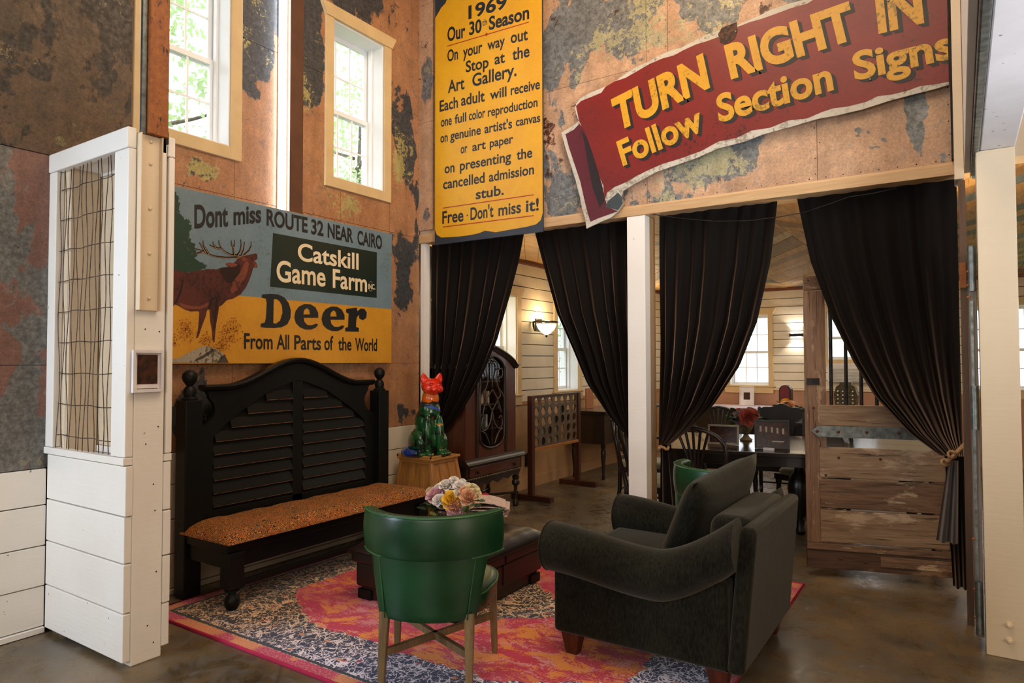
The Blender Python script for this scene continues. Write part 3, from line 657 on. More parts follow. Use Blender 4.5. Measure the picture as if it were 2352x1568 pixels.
Do = [(770, 962), (840, 957), (900, 962), (950, 985), (985, 1030), (1003, 1090), (1000, 1150), (975, 1200), (930, 1224), (870, 1230), (800, 1228), (760, 1222), (762, 1195), (793, 1188), (803, 1150), (810, 1030), (802, 995), (770, 988)]
Di = [(866, 1000), (862, 1192), (885, 1194), (915, 1172), (936, 1110), (932, 1050), (912, 1015), (890, 1000)]
eo = [(1030, 1145), (1040, 1095), (1065, 1060), (1110, 1038), (1160, 1040), (1200, 1065), (1222, 1110), (1222, 1148), (1105, 1148), (1112, 1182), (1135, 1206), (1170, 1208), (1203, 1195), (1222, 1202), (1205, 1225), (1165, 1243), (1120, 1243), (1075, 1225), (1042, 1190)]
ei = [(1103, 1122), (1108, 1090), (1130, 1070), (1150, 1085), (1156, 1122)]
ro = [(1445, 1078), (1530, 1066), (1536, 1097), (1560, 1075), (1590, 1077), (1611, 1105), (1606, 1150), (1577, 1168), (1548, 1152), (1550, 1125), (1532, 1142), (1526, 1175), (1524, 1222), (1547, 1230), (1547, 1260), (1437, 1258), (1438, 1230), (1460, 1222), (1465, 1115), (1445, 1106)]
fill(mb, PD, [[d4(*p) for p in Do], [d4(*p) for p in Di]], .0022)
for dx, dy, sc in ((0, 0, 1), (218, 12, .96)):
    q = lambda p: d4(1030+(p[0]-1030)*sc+dx, 1040+(p[1]-1040)*sc+dy+8*(dx > 0)); fill(mb, PD, [[q(p) for p in eo], [q(p) for p in ei]], .0022)
fill(mb, PD, [[d4(*p) for p in ro]], .0022); mb.build('lettering', m_ink, sg)
# ================================================================ YELLOW SIGN
PY = Plane('y', -.145)
def y6(x, y): return PY.px((960+x/2.8, y/2.8))
ys_ = thing('painted_sign', 'tall yellow season sign with blue-black lettering hung left of the red banner sign', 'sign', (.75, -.13, 2.6))
xl, xr_, zb_ = y6(107, 1400)[0], y6(804, 1400)[0], y6(300, 1552)[1]
MB().box(xl, -.143, zb_-.0, xr_, -.128, 4.9).build('sign_board', aged('sign_frame_blue', '#2b3440', '#8a93a0', .7, .4), ys_, bevel=.002)
b0 = y6(200, 1525); bl = [(xl+.01, 4.88), (xl+.01, 2.70)]
pts = [(110, 1480), (122, 1510), (150, 1527), (250, 1522), (330, 1512), (390, 1500), (432, 1483), (500, 1493), (600, 1475), (700, 1458), (760, 1442), (790, 1415), (803, 1370)]
poly = [(xl+.006, 4.78), (xl+.006, 2.78)]+[y6(*p) for p in pts]+[(xr_-.006, 2.8), (xr_-.006, 4.85), (xl+.2, 4.85), (xl+.17, 4.80), (xl+.06, 4.74), ]
poly = [(xl+.006, y6(120, 100)[1]-.02)]+[y6(*p) for p in pts]+[(xr_-.004, 4.85), (xl+.2, 4.85), y6(195, -30), y6(178, 20), y6(150, 50)]
fill(MB(), PY, [poly], .0006).build('yellow_field', aged('sign_bright_yellow', '#dba514', '#b9862a', .74, .38, '#d39a18'), ys_)
m_ink2 = plain('sign_ink_blue', '#161b26', .4, var=.2, scale=30, bump=0)
words(PY, y6, [('1969', (325, 122), (572, 48), (325, 42)), ('Our', (190, 266), (305, 238), (190, 182)), ('30', (330, 226), (410, 204), (330, 146)), ('Season', (457, 193), (716, 118), (457, 112))], .0014, m_ink2, ys_, offset=.028)
words(PY, y6, [('th', (414, 168), (446, 158), (414, 128))], .0014, m_ink2, ys_, offset=.01)
words(PY, y6, [('On', (190, 396), (258, 380), (190, 325)), ('your', (290, 370), (415, 335), (290, 300)), ('way', (447, 323), (560, 292), (447, 258)), ('out', (597, 278), (707, 255), (597, 205)),
 ('Stop', (308, 465), (455, 432), (308, 396)), ('at', (493, 415), (560, 400), (493, 348)), ('the', (608, 388), (718, 362), (608, 315)),
 ('Art', (193, 598), (300, 570), (193, 522)), ('Gallery.', (350, 557), (635, 486), (350, 480)),
 ('Each', (140, 718), (258, 690), (140, 650)), ('adult', (278, 680), (430, 650), (278, 612)), ('will', (463, 640), (570, 618), (463, 580)), ('receive', (597, 612), (785, 570), (597, 550)),
 ('one', (148, 815), (218, 800), (148, 756)), ('full', (237, 795), (312, 778), (237, 740)), ('color', (328, 774), (434, 752), (328, 716)), ('reproduction', (450, 750), (770, 684), (450, 694)),
 ('on', (145, 917), (192, 908), (145, 860)), ('genuine', (208, 902), (405, 862), (208, 846)), ("artist's", (428, 858), (606, 822), (428, 800)), ('canvas', (630, 812), (787, 782), (630, 758)),
 ('or', (275, 987), (318, 978), (275, 930)), ('art', (350, 972), (437, 955), (350, 918)), ('paper', (462, 948), (613, 918), (462, 895)),
 ('on', (172, 1115), (236, 1104), (172, 1054)), ('presenting', (270, 1096), (600, 1036), (270, 1036)), ('the', (635, 1028), (736, 1010), (635, 965)),
 ('cancelled', (162, 1216), (430, 1172), (162, 1155)), ('admission', (457, 1168), (747, 1118), (457, 1108)), ('stub.', (372, 1281), (553, 1250), (372, 1220)),
 ('Free', (157, 1438), (293, 1420), (157, 1362)), ("Don't", (338, 1414), (486, 1392), (338, 1338)), ('miss', (518, 1388), (663, 1366), (518, 1316)), ('it!', (695, 1362), (778, 1350), (695, 1288))], .0014, m_ink2, ys_, offset=.022)
m_red = aged('sign_red', '#9e1f18', '#7a1510', .7, .4)
for a, b in (((187, 298), (714, 142)), ((162, 1338), (745, 1252)), ((160, 1460), (745, 1386))): mb = MB(); stroke(mb, PY, [y6(*a), y6(*b)], .008, .008, .0014); mb.build('red_line', m_red, ys_)
mb = MB()
c_ = y6(441, 222); mb.add([PY.pt(c_[0]+.014*cos(k*pi/5), c_[1]+.014*sin(k*pi/5), .0016) for k in range(10)], [tuple(range(10))]); c_ = y6(318, 1385)
mb.build('red_dot', m_red, ys_); mb = MB(); mb.add([PY.pt(c_[0]+.008*cos(k*pi/5), c_[1]+.008*sin(k*pi/5), .0014) for k in range(10)], [tuple(range(10))]); mb.build('lettering', m_ink2, ys_)
# ================================================================ RED BANNER SIGN
PR_ = Plane('y', -.150)
def r7(x, y): return PR_.px((1250+x/2.352, y/2.352))
rs = thing('banner_sign', 'red ribbon shaped banner sign with yellow directions lettering slanting up to the right', 'sign', (2.9, -.14, 2.9))
XE = 4.123
def pr(P): return [(min(a, XE), b) for a, b in (r7(*p) for p in P)]
outer = [(92, 715), (120, 700), (165, 672), (188, 652), (175, 625), (165, 585), (172, 560), (195, 530), (240, 505), (300, 480), (360, 455), (430, 405), (500, 360), (560, 335), (620, 300), (690, 270), (740, 258), (800, 225), (870, 190), (940, 165), (1045, 135), (1100, 110), (1160, 85), (1230, 50), (1320, 20), (1400, 0), (1500, -60), (1700, -110), (1950, -190), (2200, -260), (2200, 455), (2110, 480), (1990, 510), (1860, 545), (1720, 590), (1570, 625), (1480, 640), (1330, 685), (1180, 725), (1080, 765), (940, 800), (830, 850), (700, 895), (600, 930), (500, 985), (425, 1030), (415, 1060), (425, 1100), (400, 1140), (360, 1175), (300, 1200), (228, 1234), (222, 1180), (205, 1130), (190, 1050), (165, 960), (140, 880), (115, 800)]
inner = [(172, 572), (200, 545), (250, 525), (310, 500), (330, 470), (380, 440), (440, 420), (510, 380), (570, 345), (640, 315), (700, 300), (750, 272), (820, 240), (880, 222), (940, 200), (985, 215), (1040, 180), (1045, 145), (1110, 120), (1180, 100), (1250, 75), (1330, 45), (1420, 20), (1500, -30), (1700, -90), (1950, -170), (2200, -240), (2200, 440), (2110, 455), (2030, 465), (1960, 490), (1880, 510), (1800, 520), (1740, 550), (1640, 575), (1560, 585), (1500, 605), (1420, 640), (1320, 650), (1220, 690), (1120, 705), (1040, 745), (940, 765), (850, 815), (740, 855), (640, 885), (560, 920), (500, 950), (440, 985), (380, 1010), (340, 1040), (325, 1085), (320, 1000), (300, 960), (270, 860), (235, 760), (205, 690), (188, 650)]
foldA = [(115, 725), (160, 700), (190, 668), (215, 700), (250, 790), (285, 900), (315, 1010), (330, 1080), (345, 1120), (400, 1140), (345, 1160), (290, 1180), (250, 1198), (235, 1150), (215, 1070), (195, 980), (165, 890), (135, 800)]
foldB = [(230, 740), (262, 830), (295, 940), (318, 1020), (326, 1085), (300, 1120), (260, 1010), (235, 880), (215, 760), (200, 700)]
foldC = [(330, 1118), (345, 1085), (400, 1040), (420, 1065), (424, 1100), (400, 1135)]
m_edge = aged('banner_white', '#c3bcae', '#8a8070', .6, .6)
po = pr(outer); MB().prism(po, lambda a, b: PR_.pt(a, b, 0), lambda a, b: PR_.pt(a, b, -.012)).build('sign_board', m_edge, rs)
m_bred = aged('banner_red', '#7a1a14', '#3a100c', .66, .42, '#6a1712')
fill(MB(), PR_, [pr(inner)], .0008).build('red_field', m_bred, rs)
fill(MB(), PR_, [pr(foldA)], .0010).build('fold', aged('banner_plum', '#5a1522', '#3a0f18', .66, .42), rs)
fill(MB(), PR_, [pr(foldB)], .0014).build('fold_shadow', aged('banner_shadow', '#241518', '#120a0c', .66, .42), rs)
fill(MB(), PR_, [pr(foldC)], .0014).build('fold_back', aged('banner_grey', '#3c4648', '#2a3032', .66, .42), rs)
m_byel = aged('banner_yellow', '#cf9a22', '#8a6a1c', .61, .42, '#c08a1c'); m_bsh = plain('banner_ink', '#16100c', .5, bump=0)
WL = [('TURN', (392, 703), (895, 463), (362, 548), .045), ('RIGHT', (1008, 420), (1692, 195), (972, 258), .045), ('IN', (1805, 172), (2052, 112), (1785, -20), .045),
      ('Follow', (425, 893), (868, 697), (390, 772), .03), ('Section', (945, 658), (1565, 480), (925, 522), .03), ('Signs', (1678, 432), (2225, 305), (1660, 292), .03)]
for t, BL, BR, TL, of in WL:
    mb = MB(); text(mb, PR_, t, r7(*BL), r7(*BR), r7(*TL), .0020, of, dxy=(.026, -.022), clip=XE); text(mb, PR_, t, r7(*BL), r7(*BR), r7(*TL), .0019, of, dxy=(.013, -.011), clip=XE); mb.build('letter_shadow', m_bsh, rs)
    mb = MB(); text(mb, PR_, t, r7(*BL), r7(*BR), r7(*TL), .0026, of, clip=XE); mb.build('lettering', m_byel, rs)
mb = MB(); random.seed(3)
hole = [(940, 185), (960, 150), (1000, 135), (1040, 120), (1045, 165), (1030, 210), (1000, 232), (975, 240), (950, 230)]
fill(mb, PR_, [pr(hole)], .0030); mb.build('rust_hole', aged('rust_patch', '#2b1a12', '#5a3420', .56, .7), rs)
mb = MB()
for x, y in ((478, 518), (512, 775), (1762, 430), (1860, 5), (1035, 172)): a, b = r7(x, y); mb.ball((a, -.154, b), (.008, .005, .008), 8, 5)
mb.build('screws', m_galv, rs, smooth=60)
# string under the beam
P = [on(x, y, 'y', -.13) for x, y in ((1500, 492), (1560, 501), (1640, 508), (1720, 507), (1790, 498), (1850, 487), (1900, 470), (1950, 452), (2000, 445), (2060, 432))]
tag(MB().tube(P, .0028, 5).build('string', m_iron, smooth=180), 'thin dark wire drooping across the tops of the two right-hand curtains', 'wire')
# ================================================================ CURTAINS
n = NT('velvet'); v = n.obj(); f = n.noise(v, 90, 3); g = n.noise(v, 3, 3)
n.set(color=n.mix(n.ramp(n.math('ADD', n.math('MULTIPLY', f, .6), n.math('MULTIPLY', g, .4)), .3, .7), srgb('#050403'), srgb('#130d09')), rough=.8, sheen=.6, spec=.12); n.bs.inputs['Sheen Tint'].default_value = (1, .66, .5, 1); n.bs.inputs['Sheen Roughness'].default_value = .3
n.bump(f, .3, .002); m_vel = n.m
m_lining = plain('curtain_lining', '#3a2a24', .6, var=.3, scale=8, sheen=.4)
m_rope = wood('rope', '#7d5a38', '#b48a5c', .8, axis=0, bump=.6)
def interp(T, z):
    T = sorted(T)
    if z <= T[0][0]: return T[0][1]
    for i in range(len(T)-1):
        if z <= T[i+1][0]:
            a, b = T[i], T[i+1]; return a[1]+(b[1]-a[1])*(z-a[0])/(b[0]-a[0])
    return T[-1][1]
def curtain(lab, le, re, nf, seed, tie, gather_right, tail=None):
    rnd = random.Random(seed); t = thing('curtain', lab, 'curtain', (tie[0], 0, tie[1]), 'dark velvet curtains tied back in the opening')
    zt = 2.548; zl = tie[1]; rows = 60; cols = nf*10; ph = [rnd.uniform(-.5, .5) for _ in range(8)]; P = []
    for i in range(rows+1):
        s = i/rows; row = []
        for j in range(cols+1):
            u = j/cols
            # the loose edge falls lower than the fixed edge along the gather
            z = zt+(zl-zt)*s
            a, b = interp(le, z), interp(re, z); x = a+(b-a)*u
            w_ = abs(b-a); amp = .011+.05*min(1, max(0, (.9-w_)))*(.5)+.022*(s**.5)
            q = u+.018*sin(u*7+ph[0])+.012*sin(u*17+ph[1]); y = amp*sin(2*pi*nf*q)+amp*.35*sin(2*pi*nf*.47*q+ph[2])+.006*sin(5*z+9*u+ph[3])
            row.append((x, .005+y*.8, z))
        P.append(row)
    MB().grid(P).build('drape', m_vel, t, smooth=180)
    if tail: tail(t)
    return t
def tail_fn(x0, x1, zt, zb, xb0, xb1, nf=3, y=.02, mat=None, name='tail'):
    def f_(t):
        P = []
        for i in range(16):
            s = i/15; row = []
            for j in range(nf*8+1):
                u = j/(nf*8); a = x0+(xb0-x0)*s; b = x1+(xb1-x1)*s; row.append((a+(b-a)*u, y+(.012+.02*s)*sin(2*pi*nf*u+.7), zt+(zb-zt)*s))
            P.append(row)
        MB().grid(P).build(name, mat or m_vel, t, smooth=180)
    return f_
RE1 = [(2.533, 1.075), (2.301, 1.02), (2.008, .93), (1.636, .80), (1.371, .66), (1.137, .51), (.95, .36), (.80, .2)]
LE2 = [(2.537, 1.182), (2.206, 1.279), (1.839, 1.389), (1.551, 1.53), (1.272, 1.66), (1.05, 1.83), (.93, 1.95), (.878, 2.02)]
RE3 = [(2.533, 3.13), (2.128, 3.08), (1.714, 2.988), (1.413, 2.867), (1.134, 2.681), (.938, 2.489), (.826, 2.345)]
LE4 = [(2.533, 3.255), (2.107, 3.334), (1.727, 3.455), (1.443, 3.578), (1.223, 3.698), (1.002, 3.884), (.88, 4.04)]
curtain('dark velvet curtain at the far left of the opening, behind the painted cat', [(2.53, .062), (.8, .062)], RE1, 7, 1, (.12, .80), False, tail_fn(.065, .19, .80, .1, .065, .2, 2))
curtain('dark velvet curtain swept right to the left side of the white centre post', LE2, [(2.53, 2.066), (.8, 2.072)], 7, 2, (2.05, .87), True, tail_fn(2.04, 2.10, .87, .1, 2.05, 2.1, 1, y=.13))
curtain('dark velvet curtain swept left to the right side of the white centre post', [(2.53, 2.285), (1.6, 2.285), (.82, 2.27)], RE3, 8, 3, (2.3, .83), False, tail_fn(2.27, 2.35, .83, .06, 2.25, 2.45, 2))
def tail4(t):
    tail_fn(4.06, 4.17, .88, .10, 4.09, 4.165, 2, y=.02)(t)
    tail_fn(4.08, 4.13, .86, .375, 4.01, 4.12, 2, y=-.05, mat=m_lining, name='turned_hem')(t)
curtain('wide dark velvet curtain at the right, tied back with rope over the barn door', LE4, [(2.53, 4.15), (1.5, 4.15), (.88, 4.155)], 7, 4, (4.1, .88), True, tail4)
rt_ = thing('tieback_rope', 'twisted brown rope tieback knotted around the right-hand curtain', 'rope', (4.13, -.04, .9))
mb = MB(); mb.tube([(4.19, -.1, 1.0), (4.15, -.085, .95), (4.11, -.09, .90), (4.075, -.08, .86), (4.06, -.03, .85)], .010, 7); mb.tube([(4.185, -.1, .975), (4.14, -.10, .935), (4.10, -.105, .885), (4.07, -.09, .845)], .009, 7); mb.build('rope_strands', m_rope, rt_, smooth=180)
mb = MB(); mb.tube([(4.10+.02*cos(a), -.10-.012*sin(a*2), .90+.02*sin(a)) for a in [k*.7 for k in range(10)]], .009, 6); mb.tube([(4.065+.018*cos(a), -.095-.012*sin(a*2), .85+.018*sin(a)) for a in [k*.7 for k in range(10)]], .009, 6); mb.build('knots', m_rope, rt_, smooth=180)
r2 = thing('tieback_rope', 'small rope tieback at the lower corner of the curtain right of the centre post', 'rope', (2.31, -.04, .82))
MB().tube([(2.32+.035*cos(a), -.04+.03*sin(a), .81+.012*sin(a*3)) for a in [k*.5 for k in range(14)]], .009, 6).build('rope_loop', m_rope, r2, smooth=180)
# ================================================================ BARN DOOR
L_ = Vector((3.2645, .1285, 0)); R2 = Vector((4.121, .3814, 0)); dd = (R2-L_).normalized(); ang = atan2(dd.y, dd.x)
bd = thing('barn_door', 'weathered brown plank stall door with iron bars standing open behind the right curtain', 'door', (L_.x, L_.y, .06))
bd.rotation_euler = (0, 0, ang); OFF[bd.name] = Vector((0, 0, 0))
BM = lambda nm_, c1, c2, wr='#b59a7c', wa=.56: wood(nm_, c1, c2, .75, axis=0, wear=wr, wearamt=wa, bump=1., grain=16, crack=.9)
m_b1 = BM('barn_wood', '#4d3524', '#8a684c'); m_b2 = BM('barn_wood_pale', '#75593f', '#a88a6c', '#bfa486', .55); m_b3 = BM('barn_wood_dark', '#2e1c12', '#64432c', '#8a6a4c', .58)
m_bv = wood('barn_wood_stile', '#5d4230', '#8d6a4e', .75, axis=2, wear='#a88a6a', wearamt=.56, bump=1., grain=16, crack=.9)
def B(name, a, m_, **k): return MB().box(*a).build(name, m_, bd, bevel=.004, local=True, **k)
Z0 = .06
B('stile', (0, 0, .224-Z0, .132, .04, 1.925-Z0), m_bv); B('stile', (0, 0, 1.93-Z0, .134, .04, 2.027-Z0), m_b1); B('stile', (.76, 0, .224-Z0, .89, .04, 2.027-Z0), m_bv)
B('top_rail', (.136, .0, 1.93-Z0, .758, .04, 2.027-Z0), m_b1)
B('plank', (.090, -.012, 1.012-Z0, .89, .02, 1.150-Z0), m_b2); B('plank', (.134, .021, .935-Z0, .758, .03, .955-Z0), m_b1)
B('plank', (.084, -.012, .664-Z0, .89, .02, .866-Z0), m_b2); B('plank', (.084, -.012, .462-Z0, .89, .02, .652-Z0), m_b1); B('plank', (.084, -.012, .235-Z0, .84, .02, .448-Z0), m_b2)
B('bottom_rail', (-.002, -.02, .182-Z0, .88, .0, .224-Z0), m_b1); B('bottom_plank', (-.002, -.012, .0, .89, .035, .176-Z0), m_b3)
mb = MB(); mb.prism([(.03, .975-Z0), (.08, 1.01-Z0), (.89, 1.012-Z0), (.89, .93-Z0), (.08, .936-Z0)], lambda a, b: (a, -.018, b), lambda a, b: (a, -.0125, b)); mb.build('iron_strap', m_galv, bd, local=True)
mb = MB()
for a, b in ((.07, .973), (.20, .973), (.37, .975), (.56, .975)): mb.ball((a, -.02, b-Z0), (.011, .006, .011), 8, 5)
for a, b in ((.05, 1.13), (.03, 2.0), (.2, .80), (.45, .8), (.2, .13), (.35, .12), (.5, .13), (.62, .12), (.12, .68)): mb.ball((a, -.013, b-Z0), (.009, .006, .009), 8, 5)
mb.build('bolts', plain('old_bolt', '#55321f', .5, .4, bump=0), bd, smooth=60, local=True)
for k in range(7): MB().lathe([(.012, 1.12-Z0), (.012, 1.95-Z0)], (.166+k*.092, .02, 0), 10).build('iron_bar', m_iron, bd, smooth=40, local=True)
MB().box(.01, -.008, 1.285-Z0, .09, 0, 1.33-Z0).build('latch_plate', m_iron, bd, local=True); MB().box(.44, -.022, .10-Z0, .86, -.013, .165-Z0).build('bottom_strap', m_b1, bd, local=True)
# ================================================================ RUG
n = NT('persian_rug'); v = n.pos(); X, Y, Z = n.sep(v)
RX0, RX1, RY0, RY1 = .22, 3.285, -2.70, -.12
cx, cy = (RX0+RX1)/2, (RY0+RY1)/2
dx = n.math('ABSOLUTE', n.math('SUBTRACT', X, cx)); dy = n.math('ABSOLUTE', n.math('SUBTRACT', Y, cy))
ex = n.math('SUBTRACT', (RX1-RX0)/2, dx); ey = n.math('SUBTRACT', (RY1-RY0)/2, dy); edge = n.math('MINIMUM', ex, ey)
jag = n.math('MULTIPLY', n.math('SUBTRACT', n.noise(v, 12, 3), .5), .14)
diag = n.math('ADD', n.math('MULTIPLY', dx, .62), dy)     # cut corners
field = n.math('MULTIPLY', n.ramp(n.math('ADD', edge, jag), .40, .41), n.ramp(n.math('ADD', diag, jag), 1.28, 1.27))
md = n.math('ADD', n.math('MULTIPLY', dx, .8), dy); med = n.ramp(n.math('ADD', md, n.math('MULTIPLY', jag, 1.2)), .45, .44)
fuzz = n.noise(n.map(v, (1, 1, 1)), 95, 3, .7)
blot = n.noise(n.map(v, (2.2, 3.2, 1)), 2.2, 6, .7, .6); blot2 = n.noise(n.map(v, (2, 4, 1), (5, 2, 0)), 2.6, 6, .75, .5)
fz = n.math('ADD', n.math('MULTIPLY', blot, .72), n.math('MULTIPLY', fuzz, .28)); fz2 = n.math('ADD', n.math('MULTIPLY', blot2, .72), n.math('MULTIPLY', fuzz, .28))
fc = n.mix(n.ramp(fz, .50, .53), srgb('#b80c40'), srgb('#dd8418')); fc = n.mix(n.ramp(fz2, .53, .57), fc, srgb('#d98c8a')); fc = n.mix(n.ramp(n.noise(v, 1.3, 2), .5, .7, 0, .5), fc, srgb('#a01650'))
# floral lace: rings and vine strokes
vo = n.vor(v, 3.1, 'F1', rand=.6); ring = n.math('SINE', n.math('MULTIPLY', vo, 62)); v2 = n.vor(n.map(v, (1, 1, 1), (.3, .2, 0)), 11, 'F1'); v3 = n.vor(v, 19, 'DISTANCE_TO_EDGE'); dn = n.noise(v, 26, 5, .7, 1.6)
def cont(sc, wd_, off, dist=.6): q_ = n.noise(n.map(v, (1, 1, 1), off), sc, 2, .5, dist); return n.ramp(n.math('ABSOLUTE', n.math('SUBTRACT', q_, .5)), 0, wd_, 1, 0)
rr_ = n.vor(n.map(v, (1, 1, 1), (.1, .37, 0)), 2.6, 'F1', rand=.25); rg_ = n.math('MULTIPLY', n.ramp(n.math('SINE', n.math('MULTIPLY', rr_, 150)), -.2, 1), n.ramp(rr_, .16, .19, 1, 0))
lace = n.math('MAXIMUM', n.math('MAXIMUM', cont(9, .045, (0, 0, 0)), cont(15, .055, (3, 1, 0))), n.math('MAXIMUM', cont(24, .05, (6, 2, 0)), rg_))
lace = n.math('ADD', n.math('MULTIPLY', lace, .75), n.math('MULTIPLY', dn, .3))
lace = n.math('ADD', lace, n.math('MULTIPLY', n.math('SUBTRACT', fuzz, .5), .9))
cool = n.ramp(n.math('ADD', n.math('MULTIPLY', n.math('SUBTRACT', -1.9, Y), .7), n.math('MULTIPLY', n.math('SUBTRACT', X, 1.3), .45)), .1, .6)
ground = n.mix(cool, srgb('#0d0f11'), srgb('#0e2150')); light = n.mix(cool, srgb('#dcb48c'), srgb('#e4dcea'))
bc_ = n.mix(n.ramp(lace, .66, .69), ground, light)
bc_ = n.mix(n.ramp(n.math('ADD', v2, n.math('MULTIPLY', fuzz, .1)), .17, .20, .85, 0), bc_, srgb('#b0223c'))
bc_ = n.mix(n.ramp(n.math('ADD', n.vor(n.map(v, (1, 1, 1), (7, 3, 0)), 7.5), n.math('MULTIPLY', fuzz, .1)), .15, .18, .8, 0), bc_, srgb('#cc7a28'))
col = n.mix(field, bc_, fc); col = n.mix(n.math('MULTIPLY', med, 1), col, bc_)
st = n.mix(n.ramp(n.noise(v, 4, 3), .5, .55), srgb('#b01a48'), srgb('#c97a3a')); st = n.mix(n.ramp(fuzz, .5, .6, 0, .5), st, srgb('#d6a0a8'))
col = n.mix(n.ramp(edge, .075, .08, 1, 0), col, st); col = n.mix(n.math('MULTIPLY', n.ramp(edge, .079, .082), n.ramp(edge, .098, .101, 1, 0)), col, srgb('#1a2028'))
n.set(color=col, rough=.95, sheen=.2); n.bump(fuzz, .6, .006); m_rug = n.m
rg = thing('area_rug', 'magenta, orange and navy distressed persian style rug under the seating group', 'rug', (cx, cy, 0))
MB().box(RX0, RY0, .001, RX1, RY1, .011).build('pile', m_rug, rg, bevel=.004)
MB().tube([(RX0, RY0, .008), (RX1, RY0, .008), (RX1, RY1, .008), (RX0, RY1, .008)], .009, 6, closed=True).build('bound_edge', plain('rug_binding', '#b01848', .8, bump=.3), rg, smooth=60)
RZ = .011
# ================================================================ BLACK BENCH
n = NT('black_lacquer'); v = n.obj(); f = n.noise(v, 14, 7, .75); n.set(color=n.mix(n.ramp(f, .70, .715), (.0045, .005, .005, 1), srgb('#7a3a1c')), rough=.3, spec=.45); n.bump(n.noise(v, 30, 3), .12, .003); n.bs.inputs['Roughness'].default_value = .42; n.bs.inputs['Specular IOR Level'].default_value = .2; m_blk = n.m
m_worn_lit = plain('worn_lit_edge', '#a87a58', .5, var=.5, scale=25)
bn = thing('hall_bench', 'tall black wooden bench with arched louvred back and ball finials against the left wall', 'bench', (.4, -1.59, RZ))
YB0, YB1 = -2.472, -.705
prof_fin = [(.048, 1.212), (.050, 1.222), (.034, 1.235), (.040, 1.26), (.033, 1.285), (.019, 1.30), (.023, 1.306), (.040, 1.33), (.046, 1.352), (.041, 1.376), (.024, 1.394), (0.001, 1.402)]
for y0 in (YB0, YB1-.118):
    MB().box(.095, y0, RZ, .205, y0+.112, 1.212).build('post', m_blk, bn, bevel=.006, seg=3)
    MB().lathe(prof_fin, (.15, y0+.056, 0), 18).build('finial', m_blk, bn, smooth=50)
yc = (YB0+YB1)/2; hw = abs(YB1-YB0)/2-.112
def topz(y):
    t = min(1, abs(y-yc)/(hw-.03)); s = max(0, 1-t/.78); s = s*s*(3-2*s); return 1.285+.175*s-.02*sin(pi*t)*(t > .78)*0
def sidex(z):   # half width at a height (the scooped shoulders)
    return hw-interp([(1.03, 0), (1.045, .05), (1.07, .085), (1.10, .108), (1.14, .118), (1.18, .11), (1.21, .085), (1.225, .075), (1.245, .075), (1.265, .055), (1.285, .04)], z)
out = []
for k in range(19): z = 1.03+.255*k/18; out.append((yc-sidex(z), z))
left = [(yc-hw, .42)]+out
top = [(yc-(hw-.03)+2*(hw-.03)*k/36, 0) for k in range(37)]; top = [(y, topz(y)) for y, _ in top]
right = [(2*yc-y, z) for y, z in reversed(left)]
outline = left+top+right
MB().prism(outline, lambda a, b: (.118, a, b), lambda a, b: (.128, a, b)).build('back_panel', m_blk, bn)
# frame: stiles, centre stile, rails
def clipw(z): return sidex(min(z, 1.2))
for y0, y1 in ((yc-hw, yc-hw+.11), (yc+hw-.11, yc+hw)):
    MB().box(.128, y0, .42, .15, y1, 1.02).build('stile', m_blk, bn, bevel=.003)
MB().box(.128, yc-.045, .42, .15, yc+.045, 1.31).build('centre_stile', m_blk, bn, bevel=.003)
MB().box(.128, yc-hw+.11, .42, .15, yc+hw-.11, .50).build('bottom_rail', m_blk, bn, bevel=.003)
# arched head board: band under the outline
def lowz(y):
    t = min(1, abs(y-yc)/(hw-.11)); return interp([(0, 1.315), (.12, 1.30), (.4, 1.235), (.7, 1.12), (.9, 1.03), (1, .97)], t)
lim_ = hw-.11
head = [(yc-hw, .94)]+out+top+[(2*yc-y, z) for y, z in reversed(out)]+[(yc+hw, .94)]+[(yc+lim_-2*lim_*k/40, lowz(yc+lim_-2*lim_*k/40)) for k in range(41)]
MB().prism(head, lambda a, b: (.128, a, b), lambda a, b: (.151, a, b)).build('arched_head', m_blk, bn)
# cap moulding along the arch
mb = MB(); P = [(0, y, z) for y, z in top]
sec = [(-.03, -.012), (-.035, .008), (-.02, .018), (.04, .018), (.052, .006), (.045, -.012), (.02, -.025)]
rows = []
for i, (_, y, z) in enumerate(P):
    a = P[max(0, i-1)]; b = P[min(len(P)-1, i+1)]; t = Vector((0, b[1]-a[1], b[2]-a[2])).normalized(); q = Vector((0, -t.z, t.y)); rows.append([Vector((.135+s0, y, z))+q*s1 for s0, s1 in sec])
mb.grid(rows, closed_u=True); mb.add(rows[0], [tuple(range(7))]); mb.add(rows[-1], [tuple(range(7))]); mb.build('arch_moulding', m_blk, bn, smooth=40)
# louvre slats
for side in (-1, 1):
    for k in range(9):
        z = .52+k*.083; lim = 0
        for q_ in range(60):
            y_ = lim_*q_/59
            if lowz(yc+y_) >= z+.045: lim = y_
        if lim < .1: continue
        a = yc+.047 if side > 0 else yc-lim; b = yc+lim if side > 0 else yc-.047
        mb = MB(); mb.prism([(.130, z+.062), (.134, z+.066), (.158, z+.004), (.156, z), (.150, z)], lambda p, q_: (p, a, q_), lambda p, q_: (p, b, q_), 0)
        # worn lower edge; the light it catches is put into its pale colour
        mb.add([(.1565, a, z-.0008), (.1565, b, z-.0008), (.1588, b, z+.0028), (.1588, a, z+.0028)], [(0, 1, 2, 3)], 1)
        mb.build('louvre_slat', [m_blk, m_worn_lit], bn)
